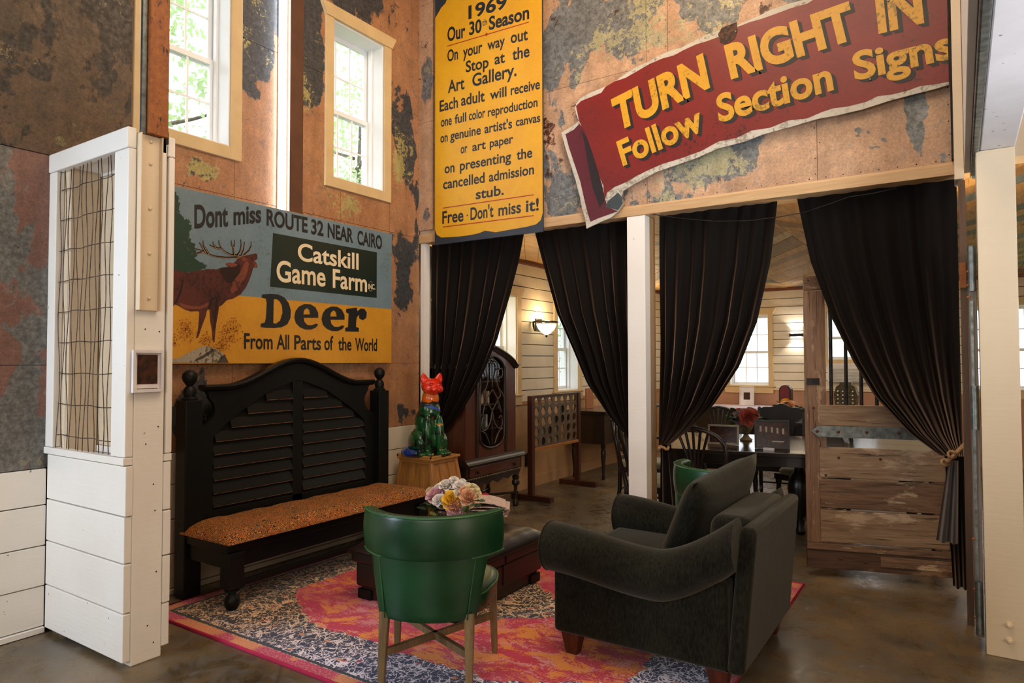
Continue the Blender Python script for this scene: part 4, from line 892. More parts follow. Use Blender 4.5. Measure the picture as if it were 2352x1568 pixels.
# seat
MB().box(.15, YB0+.01, .345, .62, YB1-.01, .40).build('seat_board', m_blk, bn, bevel=.006)
for x0, x1, y0, y1 in ((.585, .61, YB0+.11, YB1-.11), (.2, .585, YB0+.025, YB0+.05), (.2, .585, YB1-.05, YB1-.025)):
    MB().box(x0, y0, .25, x1, y1, .345).build('apron', m_blk, bn, bevel=.004)
MB().box(.13, YB0+.11, .20, .15, YB1-.11, .34).build('back_apron', m_blk, bn, bevel=.004)
leg_prof = [(.026, RZ), (.040, .03), (.045, .06), (.040, .085), (.022, .1), (.022, .108), (.044, .12), (.044, .128), (.034, .135)]
for y in (YB0+.065, YB1-.065):
    lg = MB().box(.545, y-.05, .135, .64, y+.05, .345).build('leg', m_blk, bn, bevel=.006)
    MB().lathe(leg_prof, (.593, y, 0), 16).build('turned_foot', m_blk, lg, smooth=50)
MB().box(.575, YB0+.11, .13, .60, YB1-.11, .165).build('stretcher', m_blk, bn, bevel=.003)
n = NT('paisley'); v = n.obj(); vo = n.vor(v, 42, 'F1'); r1 = n.math('SINE', n.math('MULTIPLY', vo, 24)); ns = n.noise(v, 60, 4, .7, 1.5); bg_ = n.noise(v, 7, 4)
c = n.mix(n.ramp(bg_, .4, .6), srgb('#8c3a14'), srgb('#4d2a12')); c = n.mix(n.ramp(ns, .48, .50), c, srgb('#120d09')); c = n.mix(n.ramp(r1, .55, .6), c, srgb('#c9822e')); c = n.mix(n.ramp(ns, .62, .64), c, srgb('#d6b070'))
n.set(color=c, rough=.85); n.bump(ns, .08, .002); m_pais = n.m
P = []; nn = 40
for i in range(nn+1):
    u = i/nn; y = YB0-.01+(YB1-YB0+.04)*u; eu = min(1, min(u, 1-u)*14)**.5; row = []
    for j in range(13):
        w_ = j/12; x = .165+.50*w_; ew = min(1, min(w_+.1, 1-w_)*5)**.5; row.append((x, y, .408+.062*eu*ew+.003*sin(y*22+x*9)+.002*sin(y*41)))
    P.append(row)
def cushion(P, zb):
    mb = MB(); mb.grid(P); r, c_ = len(P), len(P[0]); Q = [[(p[0], p[1], zb) for p in row] for row in P]; mb.grid(Q)
    ring = [(i, 0) for i in range(r)]+[(r-1, j) for j in range(1, c_)]+[(i, c_-1) for i in range(r-2, -1, -1)]+[(0, j) for j in range(c_-2, 0, -1)]
    b = r*c_
    for k in range(len(ring)):
        (i0, j0), (i1, j1) = ring[k], ring[(k+1) % len(ring)]; mb.f.append((i0*c_+j0, i1*c_+j1, b+i1*c_+j1, b+i0*c_+j0)); mb.mi.append(0)
    return mb
tag(cushion(P, .402).build('bench_cushion', m_pais, smooth=70, bevel=.0), 'long rust and gold paisley seat pad on the black bench', 'cushion')
# ================================================================ OTTOMAN
n = NT('oxblood_leather'); v = n.obj(); f = n.vor(v, 90); g = n.noise(v, 5, 4); n.set(color=n.mix(n.ramp(g, .3, .7), srgb('#0c0705'), srgb('#21130c')), rough=n.ramp(g, .3, .7, .28, .45), spec=.6); n.bump(n.math('ADD', n.math('MULTIPLY', f, .5), g), .25, .004); m_lea = n.m
ot = thing('ottoman', 'low square dark oxblood leather ottoman standing on the rug behind the green chair', 'ottoman', (1.45, -1.42, RZ))
OX0, OX1, OY0, OY1 = 1.03, 1.855, -1.90, -.95
MB().box(OX0+.045, OY0+.045, RZ, OX1-.045, OY1-.045, .09).build('plinth', m_lea, ot, bevel=.01, seg=3)
MB().box(OX0+.02, OY0+.02, .085, OX1-.02, OY1-.02, .235).build('base', m_lea, ot, bevel=.02, seg=3)
MB().box(OX0, OY0, .232, OX1, OY1, .292).build('top_band', m_lea, ot, bevel=.015, seg=3)
P = []
for i in range(25):
    u = i/24; row = []
    for j in range(25):
        w_ = j/24; e = min(1, min(u, 1-u)*9)**.5*min(1, min(w_, 1-w_)*9)**.5
        row.append((OX0-.01+(OX1-OX0+.02)*w_, OY0-.01+(OY1-OY0+.02)*u, .305+.062*e+.003*sin(u*40+3*w_)*sin(w_*9)*e))
    P.append(row)
cushion(P, .285).build('cushion_top', m_lea, ot, smooth=60)
MB().tube([(OX0-.01, OY0-.01, .298), (OX1+.01, OY0-.01, .298), (OX1+.01, OY1+.01, .298), (OX0-.01, OY1+.01, .298)], .006, 6, closed=True).build('piping', m_lea, ot, smooth=60)
for p in (((OX1+.002, -1.43, .24), (OX1+.002, -1.43, .29)), ((1.44, OY0-.002, .24), (1.44, OY0-.002, .29)), ((OX1-.018, -1.43, .10), (OX1-.018, -1.43, .235))): MB().tube(p, .004, 5).build('seam', m_lea, ot)
for x, y in ((OX0+.03, OY0+.03), (OX1-.14, OY0+.03), (OX0+.03, OY1-.14), (OX1-.14, OY1-.14)): MB().box(x, y, RZ, x+.11, y+.11, .07).build('foot', m_blk, ot, bevel=.006)
OT = .366
# ---------------------------------------------------------------- things on the ottoman
pl_ = MB().lathe([(.10, OT), (.17, OT+.018), (.19, OT+.03), (.188, OT+.036), (.165, OT+.024), (.001, OT+.02)], (1.40, -1.06, 0), 32)
tag(pl_.build('wooden_tray', wood('tray_wood', '#8a5a2a', '#b5813f', .4, axis=0), smooth=50), 'round wooden tray on the ottoman under the newspapers', 'tray')
m_news = NT('newsprint'); v = m_news.obj(); ln = m_news.noise(m_news.map(v, (8, 160, 8)), 3, 2); m_news.set(color=m_news.mix(m_news.ramp(ln, .5, .55, 0, .7), srgb('#d9c3bb'), srgb('#5a4a44')), rough=.8); m_news = m_news.m
for k in range(5):
    z = OT+.04+k*.013; P = []
    for i in range(9):
        u = i/8; P.append([(-.17+.34*u, -.12+.24*j/4, (.020*sin(u*pi)*(1+.4*sin(k*2))*(k/3)+.004*sin(j+k)) if k else .003*sin(j)) for j in range(5)])
    mb = MB(); mb.grid(P); mb.grid([[(p[0], p[1], p[2]+.006) for p in r] for r in P]); mb.grid([[(p[0], p[1], p[2]) for p in P[0]], [(p[0], p[1], p[2]+.006) for p in P[0]]]); mb.grid([[(p[0], p[1], p[2]) for p in P[-1]], [(p[0], p[1], p[2]+.006) for p in P[-1]]])
    for j in (0, 4): mb.grid([[r[j] for r in P], [(r[j][0], r[j][1], r[j][2]+.006) for r in P]])
    o = mb.build('newspaper', m_news, smooth=40)
    # keep both faces parallel
    o.location = (1.40+.02*sin(k*3), -1.04+.018*cos(k*2), z+.002*k); o.rotation_euler = (0, 0, .5+.12*sin(k*5))
    tag(o, ['bottom folded newspaper of the stack on the round tray', 'second lowest folded newspaper in the stack on the tray', 'middle folded newspaper in the stack on the tray', 'second highest folded newspaper in the stack on the tray', 'topmost folded newspaper of the stack on the tray'][k], 'newspaper', 'newspapers stacked on the tray')
m_mag1 = plain('magazine_cover', '#7d6784', .3, var=.5, scale=18, bump=0); m_mag2 = plain('magazine_cover2', '#5d6b8d', .3, var=.6, scale=14, bump=0)
for k, (x, y, r, m_, lb) in enumerate(((1.13, -1.32, .35, m_mag1, 'purple-tinted magazine lying flat on the ottoman left of the flowers, lower one'), (1.17, -1.37, .8, m_mag2, 'bluish magazine lying on top of the purple magazine beside the flowers'))):
    o = MB().box(-.105, -.14, 0, .105, .14, .007).build('magazine', m_, bevel=.001); o.location = (x, y, OT+.001+k*.009); o.rotation_euler = (0, 0, r); tag(o, lb, 'magazine')
o = MB().box(-.055, -.004, 0, .055, .004, .085).build('red_card', plain('red_card_paint', '#b01826', .5, bump=0)); o.location = (1.33, -.97, .44); o.rotation_euler = (-.25, 0, .5); tag(o, 'small red card standing behind the flowers by the newspapers', 'card')
# ================================================================ FLOWERS
def petal(mb, M, w_, h, cup, curl, n1=4, n2=4):
    P = []
    for i in range(n2+1):
        v_ = i/n2; row = []
        for j in range(n1+1):
            u = j/n1*2-1; ww = w_*sin(pi*min(1, .12+v_*.62))**.7
            row.append(M @ Vector((u*ww, cup*(1-u*u)*-.5*h*sin(pi*v_*.6)-curl*h*v_**3+cup*.3*h*abs(u), h*v_*(1-.12*u*u*v_))))
        P.append(row)
    mb.grid(P)
def rose_mesh(r=.03, seed=0, layers=5, openn=1.):
    rd = random.Random(seed); mb = MB()
    for L in range(layers):
        t = L/(layers-1); k = 3+L
        for i in range(k):
            a = 2*pi*i/k+L*.9+rd.uniform(-.1, .1); tilt = (.05+.95*t**1.2)*openn
            M = Matrix.Rotation(a, 4, 'Z') @ Matrix.Translation((0, -r*(.06+.30*t), -r*.25*t)) @ Matrix.Rotation(tilt*.9, 4, 'X')
            petal(mb, M, r*(.38+.42*t), r*(.85+.25*t), .55, .30*t)
    return mb
def petmat(name, c): 
    n = NT(name); n.set(color=n.mix(n.ramp(n.noise(n.obj(), 40, 3), .3, .7), tuple(x*.78 for x in srgb(c)[:3])+(1,), srgb(c)), rough=.6, sss=.0); return n.m
PM = {k: petmat('petal_'+k, c) for k, c in (('pink', '#e6b4bd'), ('white', '#f4ede6'), ('peach', '#e8b08c'), ('yellow', '#eebb2c'), ('cream', '#e8d8a8'), ('coral', '#b8574a'), ('mauve', '#9e8792'))}
m_lf = plain('leaf_green', '#35502a', .5, var=.4, scale=20, bump=.1); m_lf2 = plain('leaf_olive', '#66743a', .5, var=.3, scale=20, bump=.1); m_lf3 = plain('leaf_silver', '#7f8f7e', .5, var=.2, bump=0)
ROSE = {}
def flower(parent, pos, r, colr, dirn, seed=0, kind='rose', centre=None):
    key = (colr, seed % 3, kind)
    pos = Vector(pos)-OFF[parent.name]
    if key not in ROSE:
        me_o = rose_mesh(1, seed % 3, 5 if kind == 'rose' else 4, 1. if kind == 'rose' else 1.5).build('rose', PM[colr], None, smooth=180, fixn=False); ROSE[key] = me_o.data; bpy.data.objects.remove(me_o)
    o = bpy.data.objects.new('rose' if kind == 'rose' else 'open_flower', ROSE[key]); COL.objects.link(o); o.parent = parent; o.location = pos; o.scale = (r, r, r)
    o.rotation_euler = Vector(dirn).to_track_quat('Z', 'Y').to_euler(); return o
def leafs(parent, c, rr, n_, mat, size, name='leaf', up=.3, seed=0):
    rd = random.Random(seed); c = Vector(c)
    for k in range(n_):
        d = Vector((rd.gauss(0, 1), rd.gauss(0, 1), abs(rd.gauss(0, .6))*up*2-.1)).normalized(); p = c+Vector((d.x*rr[0], d.y*rr[1], d.z*rr[2])); s = size*rd.uniform(.7, 1.2); mb = MB()
        M = Matrix.Translation(p) @ d.to_track_quat('Y', 'Z').to_matrix().to_4x4() @ Matrix.Rotation(rd.uniform(-.6, .6), 4, 'Y'); P = []
        for i in range(6):
            v_ = i/5; w_ = s*.42*sin(pi*min(1, v_*.93+.05))**.8; P.append([M @ Vector((u*w_, s*(v_-.2), -.15*s*v_*v_+.1*s*abs(u))) for u in (-1, -.4, 0, .4, 1)])
        mb.grid(P).build(name, mat, parent, smooth=180, fixn=False)
bc0 = Vector((1.405, -1.40, OT)); vw = (CAM-bc0).normalized()
bq = thing('flower_bouquet', 'bouquet of pink, white and yellow roses in a small metal bowl on the ottoman', 'flowers', tuple(bc0))
MB().lathe([(.03, OT), (.035, OT+.02), (.032, OT+.03), (.06, OT+.055), (.078, OT+.10), (.080, OT+.135), (.077, OT+.137), (.070, OT+.10), (.001, OT+.09)], (1.37, -1.40, 0), 24).build('bowl', plain('pewter', '#5c4a36', .35, .8, var=.4), bq, smooth=60)
def bpx(x, y, dep): return on(x, y, 'y', -1.40-dep)
FL = [(1000, 1136, .045, 'pink', .05), (1013, 1150, .036, 'pink', .06), (1042, 1150, .050, 'yellow', .08), (1078, 1143, .042, 'peach', .06), (1026, 1114, .036, 'white', .0), (1043, 1102, .026, 'white', -.03), (1057, 1118, .032, 'white', .02), (1052, 1133, .026, 'white', .06), (1068, 1130, .028, 'peach', .04), (1086, 1126, .034, 'cream', .0), (1092, 1134, .028, 'cream', .02), (1010, 1119, .030, 'white', -.03), (1047, 1168, .044, 'pink', .09), (1008, 1148, .030, 'white', .09), (1076, 1120, .028, 'white', -.04), (988, 1126, .026, 'cream', -.02), (1000, 1122, .026, 'mauve', -.05), (1035, 1124, .026, 'mauve', -.02), (1063, 1106, .02, 'white', -.05)]
for k, (x, y, r, c_, dp) in enumerate(FL):
    p = bpx(x, y, dp); d = (p-Vector((1.39, -1.40, OT+.10))).normalized()*.8+vw*.7+Vector((0, 0, .2)); flower(bq, p, r, c_, d, k, 'rose' if r > .027 else 'open')
core = Vector((1.40, -1.39, OT+.14)); leafs(bq, core, (.11, .08, .08), 16, m_lf, .05, seed=1); leafs(bq, core-Vector((.02, .05, .03)), (.15, .10, .06), 12, m_lf2, .055, seed=2); leafs(bq, core+Vector((0, 0, .03)), (.12, .09, .1), 10, m_lf3, .045, seed=5)
for k, (x, y, m_) in enumerate(((984, 1155, m_lf), (990, 1165, m_lf), (1068, 1175, m_lf2), (1092, 1158, m_lf), (1098, 1150, m_lf), (1080, 1172, m_lf3))):
    p = bpx(x, y, .09); leafs(bq, p, (.004, .004, .004), 2, m_, .065, seed=20+k)
mb = MB(); rd = random.Random(4)
for _ in range(110):
    c_ = rd.choice(((1020, 1140), (1062, 1150), (1066, 1162), (1035, 1135), (1094, 1140))); p = bpx(c_[0]+rd.gauss(0, 6), c_[1]+rd.gauss(0, 6), .075); mb.ball(p, .0045, 5, 3)
tag(mb.build('filler_buds', PM['cream'], bq, smooth=180, fixn=False), kind='stuff')
# ================================================================ GREEN CHAIR
n = NT('green_vinyl'); v = n.obj(); f = n.vor(v, 240); g = n.noise(v, 4, 4); n.set(color=n.mix(n.ramp(g, .3, .7), srgb('#092c16'), srgb('#114524')), rough=n.ramp(g, .3, .7, .28, .38), spec=.5); n.bump(n.math('ADD', n.math('MULTIPLY', f, .4), g), .12, .003); m_grn = n.m
m_grnp = plain('green_piping', '#2a5f35', .35, var=.2, bump=0)
m_lw = wood('chair_leg_wood', '#5e4a30', '#8a7048', .45, axis=2)
def green_chair(lab, loc, rz):
    """faces +y"""
    t = thing('club_chair', lab, 'chair', (0, 0, 0))
    def arc(a, r): return Vector((r*sin(a), -.205-(.0)+(.245-.245*cos(a))*1.0, 0))
    def curve(a, half, depth): # a in -1..1 around the back
        th = a*1.25; return (half*sin(th)/sin(1.25), -.27+depth*(1-cos(th))/(1-cos(1.25)))
    # seat
    mb = MB(); rows = []
    def dshape(k, n_=36):
        a = 2*pi*k/n_; c_, s_ = cos(a), sin(a); x = abs(c_)**.62*(1 if c_ > 0 else -1)*.262; y = abs(s_)**.62*(1 if s_ > 0 else -1)*.25+.02; return x*(1+.06*(y > 0)), y
    for z, sc in ((.345, .93), (.36, .97), (.425, 1.0), (.445, .97), (.458, .85), (.466, .6), (.468, .25)): rows.append([(dshape(k)[0]*sc, .02+(dshape(k)[1]-.02)*sc, z) for k in range(36)])
    mb.grid(rows, closed_u=True); mb.add(rows[0], [tuple(range(36))]); mb.add(rows[-1], [tuple(range(36))]); mb.build('seat', m_grn, t, smooth=60)
    MB().tube([(dshape(k)[0]*.995, dshape(k)[1], .432) for k in range(36)], .005, 6, closed=True).build('seat_piping', m_grnp, t, smooth=180)
    def bandy(x): th = math.asin(x*sin(1.25)/.29); return -.27+.215*(1-cos(th))/(1-cos(1.25))
    # lower back panel, tapering down
    P = []
    for i in range(13):
        z = .345+.445*i/12; half = interp([(.345, .200), (.6, .243), (.79, .245)], z); row = []
        for u in range(-10, 11):
            x_ = half*u/10; row.append((x_, bandy(x_)-.010-.02*(z-.6)+.02*(.6-z)*(z < .6), z))
        P.append(row)
    MB().grid(P).build('back_panel', m_grn, t, smooth=60, solid=.052, bevel=.01)
    # upper wrap-around band
    P = []
    for i in range(9):
        z = .605+.185*i/8; bul = .010*sin(pi*i/8); P.append([(curve(u/14, .29+bul, .215)[0], curve(u/14, .29, .215)[1]-.008-bul*cos(u/14*1.2)-.02*(z-.6), z+.0) for u in range(-14, 15)])
    MB().grid(P).build('back_band', m_grn, t, smooth=60, solid=.058, bevel=.014, seg=3)
    for z, off, us in ((.786, .030, range(-14, 15)), (.607, .028, range(-14, -6)), (.607, .028, range(7, 15))):
        MB().tube([(curve(u/14, .29+off, .215)[0], curve(u/14, .29, .215)[1]-.008-off*(1-abs(u/14)*.6)-.02*(z-.6), z) for u in us], .0045, 6).build('piping', m_grnp, t, smooth=180)
    for s_ in (-1, 1):
        MB().tube([(s_*hf*.90, bandy(hf*.9)-.01-.02*(z-.6)-.034, z) for z, hf in ((.785, .238), (.6, .235), (.47, .215), (.35, .198))], .003, 5).build('seam', m_grnp, t, smooth=180)
    L4 = [(-.185, -.225, .37), (.185, -.225, .37), (-.235, .215, .345), (.235, .215, .345)]
    F4 = [(-.19, -.27, RZ), (.19, -.27, RZ), (-.245, .235, RZ), (.245, .235, RZ)]
    for a, b in zip(L4, F4): MB().bar(a, b, .042, .042, (0, 1, 0), .026, .026).build('leg', m_lw, t, bevel=.003)
    def at(i, z): a, b = Vector(L4[i]), Vector(F4[i]); k = (a.z-z)/(a.z-b.z); return a+(b-a)*k
    for k, (i, j) in enumerate(((0, 3), (1, 2))): MB().bar(at(i, .20), at(j, .20+.0), .024+.0, .030, (0, 0, 1)).build('stretcher', m_lw, t, bevel=.002)
    t.location = loc; t.rotation_euler = (0, 0, rz); return t
g1 = green_chair('green vinyl barrel-back chair seen from behind in front of the ottoman', (2.105, -2.37, 0), radians(29))
g2 = dup(g1); g2['label'] = 'green vinyl barrel-back chair showing only its back rail beyond the grey armchair'; g2.location = (2.89, -.47, 0); g2.rotation_euler = (0, 0, radians(-35))
for g_ in (g1, g2): g_['group'] = 'green barrel-back chairs'
# ================================================================ GREY ARMCHAIR
n = NT('charcoal_chenille'); v = n.obj(); f = n.noise(n.map(v, (1, 1, .3)), 110, 3, .75); g = n.noise(v, 6, 3)
n.set(color=n.mix(n.ramp(n.math('ADD', n.math('MULTIPLY', f, .7), n.math('MULTIPLY', g, .3)), .35, .65), srgb('#020201'), srgb('#25241b')), rough=.95, sheen=.2, spec=.1); n.bs.inputs['Sheen Tint'].default_value = (.75, .68, .55, 1); n.bump(f, .5, .003); m_sof = n.m
m_solg = wood('sofa_leg_wood', '#33150c', '#54281a', .35, axis=2)
ac = thing('armchair', 'wide charcoal fabric armchair with rolled arms and a loose back pillow', 'armchair', (2.9, -1.45, RZ))
def roll(y, sgn, name='arm'):
    P = []; N1 = 26; N2 = 22
    for i in range(N1+1):
        u = i/N1; x = 2.41+.93*u; zt = .645-.055*sin(min(1, u/.62)*pi/2)**2+.0 if u < .62 else .590+.19*((u-.62)/.38)**1.5
        rz_ = .115-.005*u; ry_ = .112-.012*u; zc = zt-rz_; row = []
        e = 1 if 0 < i < N1 else .97
        for k in range(N2):
            a = 2*pi*k/N2; row.append((x, y+ry_*cos(a)*e, zc+rz_*sin(a)*e*(1.0 if sin(a) > 0 else 1.1)))
        P.append(row)
    mb = MB(); mb.grid(P, closed_u=True)
    for r_ in (P[0], P[-1]):
        c_ = Vector((r_[0][0]+(-.012 if r_ is P[0] else .012), y, sum(p[2] for p in r_)/N2)); b = len(mb.v); mb.v += [tuple(p) for p in r_]+[tuple(c_)]
        for k in range(N2): mb.f.append((b+k, b+(k+1) % N2, b+N2)); mb.mi.append(0)
    return mb.build(name, m_sof, ac, smooth=70)
roll(-1.855, -1, 'rolled_arm'); roll(-1.02, 1, 'rolled_arm')
for y0, y1 in ((-1.885, -1.76), (-1.07, -.96)): MB().box(2.445, y0, .115, 3.30, y1, .50).build('arm_panel', m_sof, ac, bevel=.025, seg=4, smooth=60)
for y in (-1.855, -1.02):
    MB().tube([(2.412, y+.109*cos(a), .530+.112*sin(a)*(1 if sin(a) > 0 else 1.1)) for a in [2*pi*k/24 for k in range(24)]], .005, 6, closed=True).build('arm_piping', m_sof, ac, smooth=180)
MB().box(2.47, -1.76, .115, 3.2, -1.07, .29).build('seat_base', m_sof, ac, bevel=.02, seg=3, smooth=60)
MB().box(2.42, -1.755, .28, 3.12, -1.075, .47).build('seat_cushion', m_sof, ac, bevel=.05, seg=5, smooth=60)
# back: leaning slab with rolled top, taller outer corners
mb = MB().box(3.14, -1.76, .29, 3.33, -1.045, .755); mb.v = [(x+.05*(z > .5), y, z) for x, y, z in mb.v]; mb.build('backrest', m_sof, ac, smooth=60, bevel=.05, seg=5)
mb = MB().box(3.295, -1.895, .115, 3.37, -.955, .742); mb.v = [(x+.055*(z > .5), y+.02*(z > .5)*(y < -1.5), z) for x, y, z in mb.v]; mb.build('back_panel', m_sof, ac, smooth=60, bevel=.028, seg=5)
for x, y in ((2.50, -1.86), (3.22, -1.86), (2.50, -1.07), (3.26, -1.07)): MB().bar((x+.03, y+.03, .12), (x+.03, y+.03, RZ), .10, .08, (0, 1, 0), .06, .05).build('leg', m_solg, ac, bevel=.004)
# loose back pillow (knife edge)
P = []; Q = []; NN = 16
for i in range(NN+1):
    r1_ = []; r2_ = []
    for j in range(NN+1):
        u, w_ = i/NN*2-1, j/NN*2-1; pu = 1-.05*(1-abs(u)**3)*(abs(w_) > .9)*0; e = ((1-u**4)*(1-w_**4))**.5
        a = u*.385*(1-.06*(1-w_*w_)); b = w_*.255*(1-.07*(1-u*u)); th = .085*e
        r1_.append((th, a, b)); r2_.append((-th, a, b))
    P.append(r1_); Q.append(r2_)
mb = MB(); mb.grid(P); mb.grid(Q); mb.mi = [0]*len(mb.f)
pw = mb.build('back_pillow', m_sof, None, smooth=180); 
b = bmesh.new(); b.from_mesh(pw.data); bmesh.ops.remove_doubles(b, verts=b.verts, dist=.0005); bmesh.ops.recalc_face_normals(b, faces=b.faces); b.to_mesh(pw.data); b.free()
pw.location = (3.07, -1.36, .685); pw.rotation_euler = (radians(5), radians(24), radians(-5)); tag(pw, 'big loose charcoal pillow leaning against the armchair back', 'pillow')
# ================================================================ PEDESTAL + CAT
m_oak = wood('golden_oak', '#8a5a22', '#c0894a', .5, axis=2, scale=1.2, bump=.5); m_oakx = wood('golden_oak_top', '#95662c', '#c58f50', .5, axis=0, bump=.4)
pe = thing('oak_pedestal', 'square tapering oak plant stand beside the bench end carrying the painted cat', 'pedestal', (.30, -.31, 0))
PX, PYc = .298, -.318; H_ = .655
def fr(t_, s_): h = (.185-.02)+(1-t_)*.105; return h*s_
zt = H_-.05; 
MB().prism([(-1, -1), (1, -1), (1, 1), (-1, 1)], lambda a, b: (PX+a*.158, PYc+b*.158, zt), lambda a, b: (PX+a*.262, PYc+b*.20, .10)).build('body_panel', m_oak, pe)
for a, b in ((-1, -1), (1, -1), (1, 1), (-1, 1)):
    MB().bar((PX+a*.160, PYc+b*.160, zt), (PX+a*.268, PYc+b*.205, 0), .034, .034, (0, 1, 0), .045, .045).build('corner_leg', m_oak, pe, bevel=.003)
for s_ in (-.36, .36):
    MB().bar((PX+s_*.158, PYc-.163, zt), (PX+s_*.262, PYc-.205, .1), .018, .012, (0, 1, 0)).build('muntin', m_oak, pe)
    MB().bar((PX+.163, PYc+s_*.158, zt), (PX+.268, PYc+s_*.2, .1), .012, .018, (0, 1, 0)).build('muntin', m_oak, pe)
MB().box(PX-.175, PYc-.175, zt-.015, PX+.175, PYc+.175, zt).build('frieze', m_oakx, pe, bevel=.003)
MB().box(PX-.180, PYc-.180, zt, PX+.180, PYc+.180, zt+.016).build('moulding', m_oakx, pe, bevel=.004)
MB().box(PX-.195, PYc-.190, zt+.016, PX+.195, PYc+.195, H_-.014).build('top', m_oakx, pe, bevel=.004)
for a in (-1, 1):
    MB().box(PX+a*.185-.012, PYc-.19, H_-.014, PX+a*.185+.012, PYc-.06, H_+.004).build('lip', m_oakx, pe, bevel=.003); MB().box(PX-.195 if a < 0 else PX+.06, PYc-.19, H_-.014, PX-.06 if a < 0 else PX+.195, PYc-.166, H_+.004).build('lip', m_oakx, pe, bevel=.003)
ZC = H_-.012
n = NT('painted_cat_glaze'); v = n.obj(); X, Y, Z = n.sep(v); w1 = n.math('ADD', Z, n.math('MULTIPLY', n.math('SUBTRACT', n.noise(v, 16, 3), .5), .05))
bl = n.noise(v, 9, 5, .6, 1); b2 = n.noise(n.map(v, (1, 1, 1), (3, 1, 7)), 13, 5, .65, 1.5)
c = n.mix(n.ramp(bl, .42, .5), srgb('#0a1a12'), srgb('#0c4a24')); c = n.mix(n.ramp(b2, .62, .66), c, srgb('#c9861c')); c = n.mix(n.ramp(n.noise(n.map(v, (1, 1, 1), (9, 9, 1)), 11, 4), .66, .70), c, srgb('#c2381a')); c = n.mix(n.ramp(n.noise(n.map(v, (1, 1, 1), (4, 2, 8)), 7, 3), .68, .71), c, srgb('#9fb0a8'))
bz = n.math('ADD', Z, n.math('MULTIPLY', X, .35)); c = n.mix(n.math('MULTIPLY', n.ramp(bz, .37, .375), n.ramp(bz, .388, .393, 1, 0)), c, srgb('#1d49b8'))
c = n.mix(n.ramp(w1, .39, .395), c, srgb('#22282b')); c = n.mix(n.ramp(w1, .425, .43), c, srgb('#e06a12')); c = n.mix(n.ramp(n.math('ADD', w1, n.math('MULTIPLY', n.math('ABSOLUTE', X), -.5)), .475, .485), c, srgb('#d22a12'))
n.set(color=c, rough=.2, coat=.4, spec=.5); m_cat = n.m
ct = thing('cat_statue', 'glossy painted cat statue, red head and dark green body, on the oak stand', 'statue', (0, 0, 0))
mb = MB(); E_ = lambda c_, r_, R=None: mb.ball(c_, r_, 20, 14, R)      # faces -y locally
Rx = lambda a: Matrix.Rotation(radians(a), 3, 'X'); Ry = lambda a: Matrix.Rotation(radians(a), 3, 'Y'); Rz_ = lambda a: Matrix.Rotation(radians(a), 3, 'Z')
E_((0, .045, .13), (.118, .125, .13)); E_((0, .02, .25), (.10, .095, .15), Rx(-8)); E_((0, -.01, .36), (.078, .072, .12), Rx(-6)); E_((0, -.02, .45), (.064, .062, .085))
for s_ in (-1, 1):
    E_((s_*.088, .03, .10), (.052, .11, .105)); E_((s_*.048, -.075, .16), (.033, .036, .165)); E_((s_*.05, -.105, .022), (.036, .055, .024)); E_((s_*.105, -.055, .022), (.034, .075, .022))
hd = Vector((0, -.045, .548)); E_(hd, (.078, .070, .066)); E_(hd+Vector((0, -.058, -.020)), (.036, .036, .028)); E_(hd+Vector((0, -.05, -.046)), (.028, .026, .018))
for s_ in (-1, 1):
    E_(hd+Vector((s_*.040, -.030, -.020)), (.036, .034, .032)); E_(hd+Vector((s_*.030, -.062, .018)), (.015, .01, .009)); E_(hd+Vector((s_*.018, -.078, -.026)), (.018, .016, .013))
    mb.lathe([(.034, 0), (.031, .03), (.020, .055), (.006, .075)], hd+Vector((s_*.050, .005, .035)), 12, Matrix.Rotation(radians(s_*14), 3, 'Y'), 1, .42)
E_(hd+Vector((0, -.094, -.012)), (.010, .008, .007))
bo = mb.build('body', m_cat, ct, smooth=180)
q = bo.modifiers.new('r', 'REMESH'); q.mode = 'VOXEL'; q.voxel_size = .0055; q.use_smooth_shade = True; q = bo.modifiers.new('s', 'SMOOTH'); q.iterations = 3; q.factor = .5
mb = MB(); mb.tube([(-.05, .13, .03), (-.12, .10, .035), (-.17, .03, .035), (-.165, -.04, .032), (-.12, -.075, .03)], [.03, .034, .034, .032, .020], 12); mb.build('tail', plain('cat_blue_glaze', '#18388e', .15, var=.4, scale=20, coat=.5, bump=0), ct, smooth=60)
mb = MB()
for s_ in (-1, 1): mb.tube([(s_*.016, -.128, .534), (s_*.034, -.118, .53), (s_*.050, -.098, .538)], .0025, 5); mb.tube([(s_*.016, -.113, .572), (s_*.030, -.115, .576), (s_*.046, -.103, .574)], .002, 5)
mb.build('face_lines', plain('cat_lines', '#5a0f08', .3, bump=0), ct, smooth=180)
mb = MB()
for s_ in (-1, 1): mb.lathe([(.020, 0), (.012, .035), (.003, .052)], (s_*.053, -.016, .592), 10, Matrix.Rotation(radians(s_*14), 3, 'Y'), 1, .25)
mb.build('inner_ears', plain('cat_ear_red', '#b51f10', .2, coat=.5, bump=0), ct, smooth=60)
ct.location = (.325, -.34, ZC); ct.rotation_euler = (0, 0, radians(64)); ct.scale = (1.2, 1.12, 1.08)
